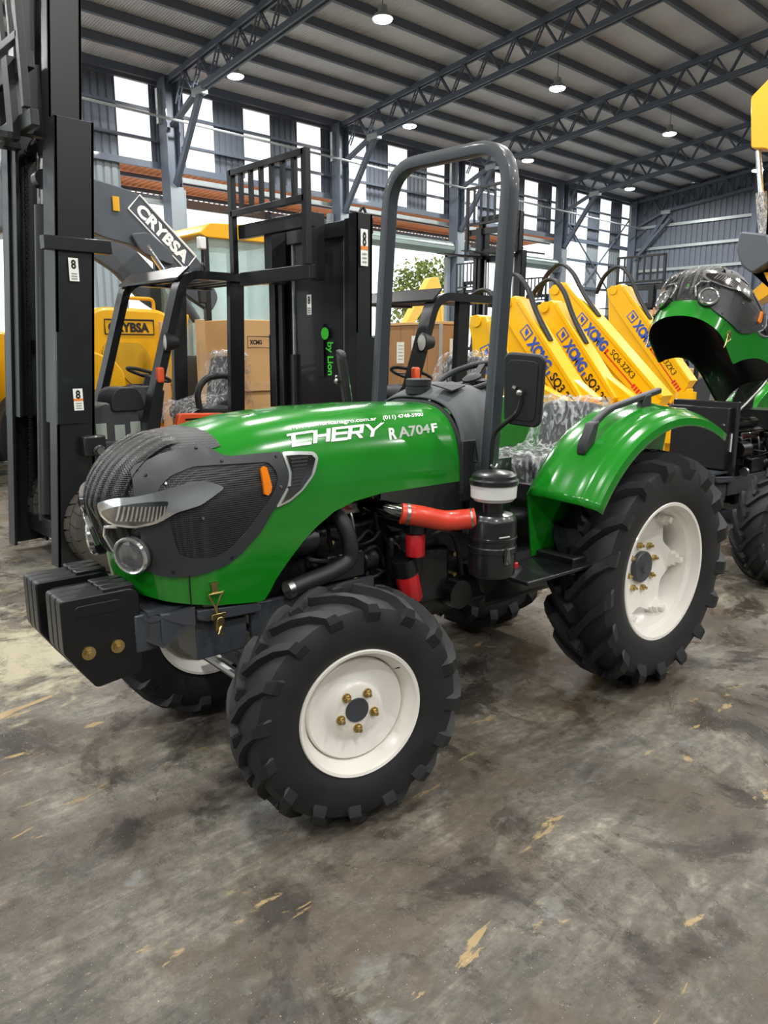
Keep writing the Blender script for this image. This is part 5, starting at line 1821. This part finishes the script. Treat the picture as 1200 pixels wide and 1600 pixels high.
MB().bx(-.27, -.25, -.515, -.47, .1, 2.1).build('corner_strip', 'galvanised', c1, smooth=0)
for y0, z0, w, h in ((-.12, 1.66, .16, .30), (.18, 1.60, .14, .28)):
    MB().bx(-.254, -.2505, y0, y0 + w, z0, z0 + h).build('paper_sheet', 'paper', c1, smooth=0)
    for i in range(5):
        MB().bx(-.2555, -.2545, y0 + .02, y0 + w - .03, z0 + .05 + i * .045, z0 + .06 + i * .045).build('print_line', 'grey_print', c1, smooth=0)
MB().bx(-.1, .02, -.5055, -.5005, 1.50, 1.92).build('paper_sheet', 'paper', c1, smooth=0)
for x in (-.2, 0, .2):
    MB().bx(x - .05, x + .05, -.5, .5, 0, .1).build('skid', 'pine', c1, smooth=0)
c2 = thing('wooden_crate', 'cardboard-walled crate with pine posts behind the forklift seat', 'crate', (5.15, 8.15, 0), group='wooden packing crates')
MB().bx(-.10, .75, -.4, .4, .12, 2.12).build('carton', 'cardboard', c2, smooth=0, bevel=.01)
letters('carton_print', text2d('XCMG', .04), flat_map((.06, -.403, 1.84), (.17, 0, 0), (0, 0, .05)), 'black_print', c2)
MB().tube([(.03, -.403, 1.80), (.35, -.403, 1.80), (.35, -.403, 1.93), (.03, -.403, 1.93), (.03, -.403, 1.80)], .003, 5).build('print_frame', 'black_print', c2)
for (x, y) in ((-.60, -.42), (-.16, -.42), (.78, -.42), (-.60, .42), (.78, .42)):
    MB().bx(x - .045, x + .045, y - .03, y + .03, .12, 2.10).build('post', 'pine', c2, smooth=0, bevel=.004)
for z in (.15, 1.3):
    MB().bx(-.65, .82, -.44, -.42, z, z + .1).build('rail', 'pine', c2, smooth=0)
for x in (-.55, .1, .7):
    MB().bx(x - .05, x + .05, -.45, .45, 0, .12).build('skid', 'pine', c2, smooth=0)

# ------------------------------------------------------------------ folded lorry-crane booms in a row
mat('blue_print', '#2f55b5', 0.45)
mat('red_print', '#d8292b', 0.45)
def crane(label, X, y0, z0, y1, z1, mark, red=False, h=.30, w=.22):
    c = thing('crane_boom', label, 'crane', (X, y0 - .9, 0), group='folded yellow lorry cranes in a row')
    oy = y0 - .9
    P0, P1 = Vector((0, y0 - oy, z0)), Vector((0, y1 - oy, z1))
    ax = (P1 - P0).normalized()
    nv = Vector((0, -ax.z, ax.y)) * -1
    nv = Vector((0, ax.z, -ax.y))
    if nv.z < 0: nv = -nv
    L = (P1 - P0).length
    # outer boom: box beam with cap rail; its left face carries the decals
    def quadp(s, t): return P0 + ax * s + nv * t
    poly = [quadp(-.12, -.10), quadp(-.02, .12), quadp(.12, .15), quadp(L, .15), quadp(L + .1, -.15), quadp(.35, -.18), quadp(.0, -.16)]
    b = MB().prism([p + Vector((-w / 2, 0, 0)) for p in poly], (w, 0, 0)).build('outer_boom', 'crane_yellow', c, smooth=30, bevel=.012)
    MB().prism([p + Vector((-w / 2 - .015, 0, 0)) for p in (quadp(.05, .10), quadp(.05, .16), quadp(L, .16), quadp(L, .10))], (w + .03, 0, 0)).build('cap_rail', 'crane_yellow', b, smooth=0, bevel=.01)
    MB().cyl(quadp(-.02, -.02) - Vector((w / 2 + .02, 0, 0)), quadp(-.02, -.02) + Vector((w / 2 + .02, 0, 0)), .07, n=20).build('pivot_pin', 'crane_yellow', b)
    face = Vector((-w / 2 - .006, 0, 0))
    # decals: diamond mark, maker letters, type
    m0 = quadp(L * .24, -.11) + face
    def fm(s, t): return lambda u, v: quadp(s, t) + face + ax * u + nv * v
    dl = .15
    dm = quadp(L * .24, -.085) + face
    sq = [dm, dm + ax * dl, dm + ax * dl + nv * dl, dm + nv * dl]
    MB().add(sq, [(0, 1, 2, 3)]).build('maker_mark', 'blue_print', b, smooth=0, fixn=False)
    e = Vector((-.002, 0, 0))
    ins = [p * 1 for p in sq]
    ctr = sum(sq, Vector()) / 4
    for k_, mt in ((.78, 'crane_yellow'),):
        MB().add([ctr + (p - ctr) * k_ + e for p in sq], [(0, 1, 2, 3)]).build('maker_mark', mt, b, smooth=0, fixn=False)
    MB().add([ctr + (sq[3] - ctr) * .55 + e * 2, ctr + (sq[1] - ctr) * .0 + (sq[2] - ctr) * .45 + e * 2, ctr + (sq[1] - ctr) * .45 + e * 2, ctr + (sq[0] - ctr) * .2 + e * 2], [(0, 1, 2, 3)]).build('maker_mark', 'blue_print', b, smooth=0, fixn=False)
    tx = text2d('XCMG', .05)
    letters('maker_lettering', tx, lambda u, v: quadp(L * .24 + .19 + u * .45, -.085 + v * .15) + face, 'blue_print', b)
    s2 = L * .24 + .19 + .50
    if red:
        MB().add([quadp(s2 - .02, -.08) + face, quadp(s2 + .62, -.08) + face, quadp(s2 + .62, -.062) + face, quadp(s2 - .02, -.062) + face], [(0, 1, 2, 3)]).build('stripe', 'red_print', b, smooth=0)
        MB().add([quadp(s2 - .02, -.08) + face, quadp(s2 + .01, -.08) + face, quadp(s2 + .01, .0) + face, quadp(s2 - .02, .0) + face], [(0, 1, 2, 3)]).build('stripe', 'red_print', b, smooth=0)
        for i_ in range(4):
            MB().add([quadp(s2 + .62 + .05 * i_, -.10) + face, quadp(s2 + .65 + .05 * i_, -.10) + face, quadp(s2 + .65 + .05 * i_, -.03) + face, quadp(s2 + .62 + .05 * i_, -.03) + face], [(0, 1, 2, 3)]).build('stripe', 'red_print', b, smooth=0)
        letters('type_lettering', text2d(mark), lambda u, v: quadp(s2 + .05 + u * .5, -.02 + v * .09) + face, 'black_print', b)
    else:
        MB().add([quadp(s2 - .02, -.085) + face, quadp(s2 + .01, -.085) + face, quadp(s2 + .01, -.02) + face, quadp(s2 - .02, -.02) + face], [(0, 1, 2, 3)]).build('stripe', 'blue_print', b, smooth=0)
        MB().add([quadp(s2 - .02, -.10) + face, quadp(s2 + .75, -.10) + face, quadp(s2 + .75, -.09) + face, quadp(s2 - .02, -.09) + face], [(0, 1, 2, 3)]).build('stripe', 'black_print', b, smooth=0)
        letters('type_lettering', text2d(mark, .02), lambda u, v: quadp(s2 + .05 + u * .62, -.07 + v * .12) + face, 'black_print', b)
    # inner boom from the column up to the knuckle
    K = P0 + Vector((0, .05, -.04))
    base = Vector((0, -.35, 1.05))
    poly2 = [K + Vector((0, .10, .08)), K + Vector((0, -.12, .10)), K + Vector((0, -.30, -.42)), base + Vector((0, -.05, .15)), base + Vector((0, .20, -.1)), K + Vector((0, .05, -.6))]
    MB().prism([p + Vector((-w * .30, 0, 0)) for p in poly2], (w * .60, 0, 0)).build('inner_boom', 'crane_yellow', c, smooth=30, bevel=.01)
    MB().prism([p + Vector((w * .32, 0, 0)) for p in poly2], (.02, 0, 0)).build('link_plate', 'crane_yellow', c, smooth=30)
    MB().cyl(quadp(.4, -.24), quadp(L * .85, -.26), .065, n=14).build('cylinder', 'black_paint', c)
    # hoses looping over the knuckle
    for k_ in range(2):
        xo = -.06 + .05 * k_
        MB().tube([quadp(.75, .17) + Vector((xo, 0, 0)), quadp(.35, .20) + Vector((xo, 0, .02)), quadp(.02, .25) + Vector((xo, 0, .06)), quadp(-.22, .18) + Vector((xo, 0, .08)), quadp(-.34, -.02) + Vector((xo, 0, .0)), quadp(-.30, -.25) + Vector((xo, 0, -.1))], .022, 8, smooth=6).build('hydraulic_hose', 'black_plastic', c)
    # column, base frame and legs down to the floor
    MB().cyl((0, -.35, .55), (0, -.35, 1.15), .16, n=20).build('slewing_column', 'crane_yellow', c)
    MB().bx(-.22, .22, -.75, .05, .35, .58).build('base_frame', 'crane_yellow', c, bevel=.02)
    MB().bx(-.09, .09, -1.15, .55, .22, .36).build('outrigger_beam', 'crane_yellow', c, bevel=.01)
    for yy in (-1.1, .5):
        MB().cyl((0, yy, .03), (0, yy, .62), .045, n=12).lathe([(.12, 0), (.12, .02), (.04, .03)], (0, yy, 0), (0, 0, 1), 16, cap0=True).build('outrigger_leg', 'crane_yellow', c)
    MB().box((0, y1 - oy - .02, z1 - .12), (w * .8, .12, .2)).build('boom_head', 'crane_yellow', c, bevel=.01)
    return c
crane('yellow folded crane boom partly hidden by the near roll bar post', 8.3, 6.27, 2.36, 5.24, 1.10, 'SQ3.2ZK2')
crane('yellow folded crane boom in the middle of the row of lettered booms', 9.05, 6.22, 2.34, 5.22, 1.08, 'SQ3.2ZK2')
crane('largest yellow folded crane boom, with red stripe and blue lettering', 9.95, 6.66, 2.64, 5.02, 1.06, 'SQ6.3ZK3', True, w=.26)
crane('yellow folded crane boom farthest back, beside the tipped-up bonnet', 11.6, 6.70, 2.72, 5.45, 1.22, 'SQ6.3ZK3', True)
crane('yellow folded crane boom seen between both roll bar posts', 7.35, 6.0, 2.10, 5.55, .95, 'SQ3.2ZK2', w=.18)

# ------------------------------------------------------------------ excavator arm at the picture edge
ex_ = thing('excavator', 'yellow excavator with raised arm standing behind the tipped-up bonnet', 'excavator', (14.0, 4.2, 0))
def ep(pts): return [(y - 4.2, z) for y, z in pts]
MB().plate_x(fillet2(ep([(5.72, 5.05), (5.80, 5.85), (5.2, 6.35), (4.9, 6.1), (5.35, 4.4), (5.30, 3.0), (5.12, 3.0), (5.08, 4.3), (5.45, 5.0)]), .06), -.16, .16).build('stick', 'yellow_paint', ex_, bevel=.02)
MB().bar([(0, 5.1 - 4.2, 6.0), (0, 3.4 - 4.2, 5.2), (0, 2.6 - 4.2, 2.2)], .34, .42).build('boom', 'yellow_paint', ex_, bevel=.02)
MB().cyl((-.05, 5.64 - 4.2, 5.02), (-.05, 5.53 - 4.2, 4.35), .045, n=14).build('cylinder_rod', 'chrome', ex_)
MB().cyl((-.05, 5.53 - 4.2, 4.35), (-.05, 5.34 - 4.2, 3.2), .085, n=14).build('cylinder', 'crinkled_film', ex_)
MB().plate_x(fillet2(ep([(5.66, 3.72), (5.2, 3.62), (5.1, 3.2), (5.4, 3.02), (5.58, 3.15), (5.70, 3.42)]), .06), -.45, .45).build('bucket', 'charcoal', ex_, bevel=.03)
MB().plate_x(fillet2(ep([(5.5, 3.05), (5.36, 3.15), (5.3, 2.9), (5.62, 2.62), (5.66, 2.5), (5.40, 2.55), (5.1, 2.75), (5.2, 3.05)]), .04), -.2, .2).build('bucket_linkage', 'yellow_paint', ex_, bevel=.02)
MB().bx(-1.2, 1.2, -2.4, .0, 1.0, 2.3).build('house', 'yellow_paint', ex_, bevel=.08)
MB().bx(-1.1, -.1, -.9, .2, 1.2, 2.9).build('cab', 'black_paint', ex_, bevel=.05)
for x in (-1.0, 1.0):
    MB().plate_x(fillet2([(-2.6, .45), (-2.2, .9), (.3, .9), (.7, .45), (.3, .0), (-2.2, .0)], .2), x - .25, x + .25).build('track', 'rubber', ex_, bevel=.04)
MB().cyl((0, -1.2, .8), (0, -1.2, 1.05), .6, n=28).build('slew_ring', 'black_paint', ex_)

# tyre rack near the gable wall
rk = thing('shelf_rack', 'pale wooden rack carrying stacked tyres near the gable wall', 'rack', (20.6, 9.8, 0))
for x in (-.5, .5):
    for y in (-.75, .75):
        MB().bx(x - .05, x + .05, y - .05, y + .05, 0, 3.55).build('post', 'pine', rk, smooth=0)
for z in (1.2, 2.75, 3.45):
    for x in (-.5, .5):
        MB().bx(x - .03, x + .03, -.75, .75, z, z + .09).build('rail', 'pine', rk, smooth=0)
    if z < 3.4:
        MB().bx(-.5, .5, -.75, .75, z + .09, z + .11).build('shelf_board', 'pine', rk, smooth=0)
tm_ = MB().lathe([(.17, 0), (.19, -.02), (.30, -.01), (.335, .04), (.335, .18), (.30, .23), (.19, .24), (.17, .22), (.17, 0)], (0, 0, 0), (0, 0, 1), 32).mesh('spare_tyre', 'rubber')
for i, (yy, n_) in enumerate(((-.37, 3), (.37, 2))):
    for k_ in range(n_):
        o = mk('spare_tyre', tm_, None)
        o.location = (20.6, 9.8 + yy, 2.885 + .262 * k_)
        tag(o, ('black tyre in the taller rack stack, %s' % ['bottom', 'middle', 'top'][k_] if n_ == 3 else 'black tyre in the lower rack stack, %s' % ['bottom', 'top'][k_]), 'tyre', 'spare tyres on the rack')

# ------------------------------------------------------------------ outside the open doors
mat('leaf', '#7f8a3c', 0.7, var=0.4, scale=3)
mat('bark', '#5f5142', 0.9)
tr_ = thing('tree', 'yellow-green tree outside, seen through the open door', 'tree', (47.5, 45.0, -.03))
MB().cyl((0, 0, 0), (.2, 0, 4.2), .28, .18, n=12).build('trunk', 'bark', tr_)
rnd = random.Random(11)
mb = MB()
for i in range(2600):
    while True:
        p = Vector((rnd.uniform(-1, 1), rnd.uniform(-1, 1), rnd.uniform(-1, 1)))
        if .45 < p.length < 1: break
    lump = 1 + .18 * sin(5 * p.x + 2) * cos(4 * p.z)
    c = Vector((p.x * 3.0 * lump, p.y * 3.0 * lump, 6.2 + p.z * 3.2 * lump))
    a = Vector((rnd.uniform(-1, 1), rnd.uniform(-1, 1), rnd.uniform(-1, 1))).normalized()
    b = frame_of(a)[0]
    s = .16 + .14 * rnd.random()
    mb.add([c - a * s, c + b * s * .6, c + a * s, c - b * s * .6], [(0, 1, 2, 3)])
lf = mb.build('crown', 'leaf', tr_, smooth=0, fixn=False)
lf['kind'] = 'stuff'
# yellow excavator arms out in the yard
for (X, Y, sc_, lab) in ((31.5, 30.5, 1.0, 'pale yellow excavator arm out in the yard before the tree'),):
    t = thing('yard_excavator', lab, 'excavator', (X, Y, -.03))
    MB().plate_y(fillet2([(-1.9, 2.2), (-1.5, 2.1), (1.2, 5.0), (1.7, 4.2), (2.0, 2.4), (2.3, 2.5), (2.1, 4.6), (1.5, 5.9), (.9, 5.8)], .1), -.25, .25).build('boom', 'crane_yellow', t, bevel=.03)
    MB().bx(-4.2, -1.4, -1.3, 1.3, 1.1, 2.6).build('house', 'crane_yellow', t, bevel=.1)
    MB().bx(-2.4, -1.3, -1.2, -.2, 1.3, 3.1).build('cab', 'black_paint', t, bevel=.06)
    for y in (-1.1, 1.1):
        MB().plate_y(fillet2([(-4.3, .5), (-3.9, 1.0), (-.9, 1.0), (-.5, .5), (-.9, .0), (-3.9, .0)], .2), y - .3, y + .3).build('track', 'rubber', t, bevel=.04)
    MB().plate_y(fillet2([(1.8, 2.5), (2.5, 2.6), (2.7, 1.8), (2.2, 1.3), (1.7, 1.5)], .1), -.5, .5).build('bucket', 'charcoal', t, bevel=.04)
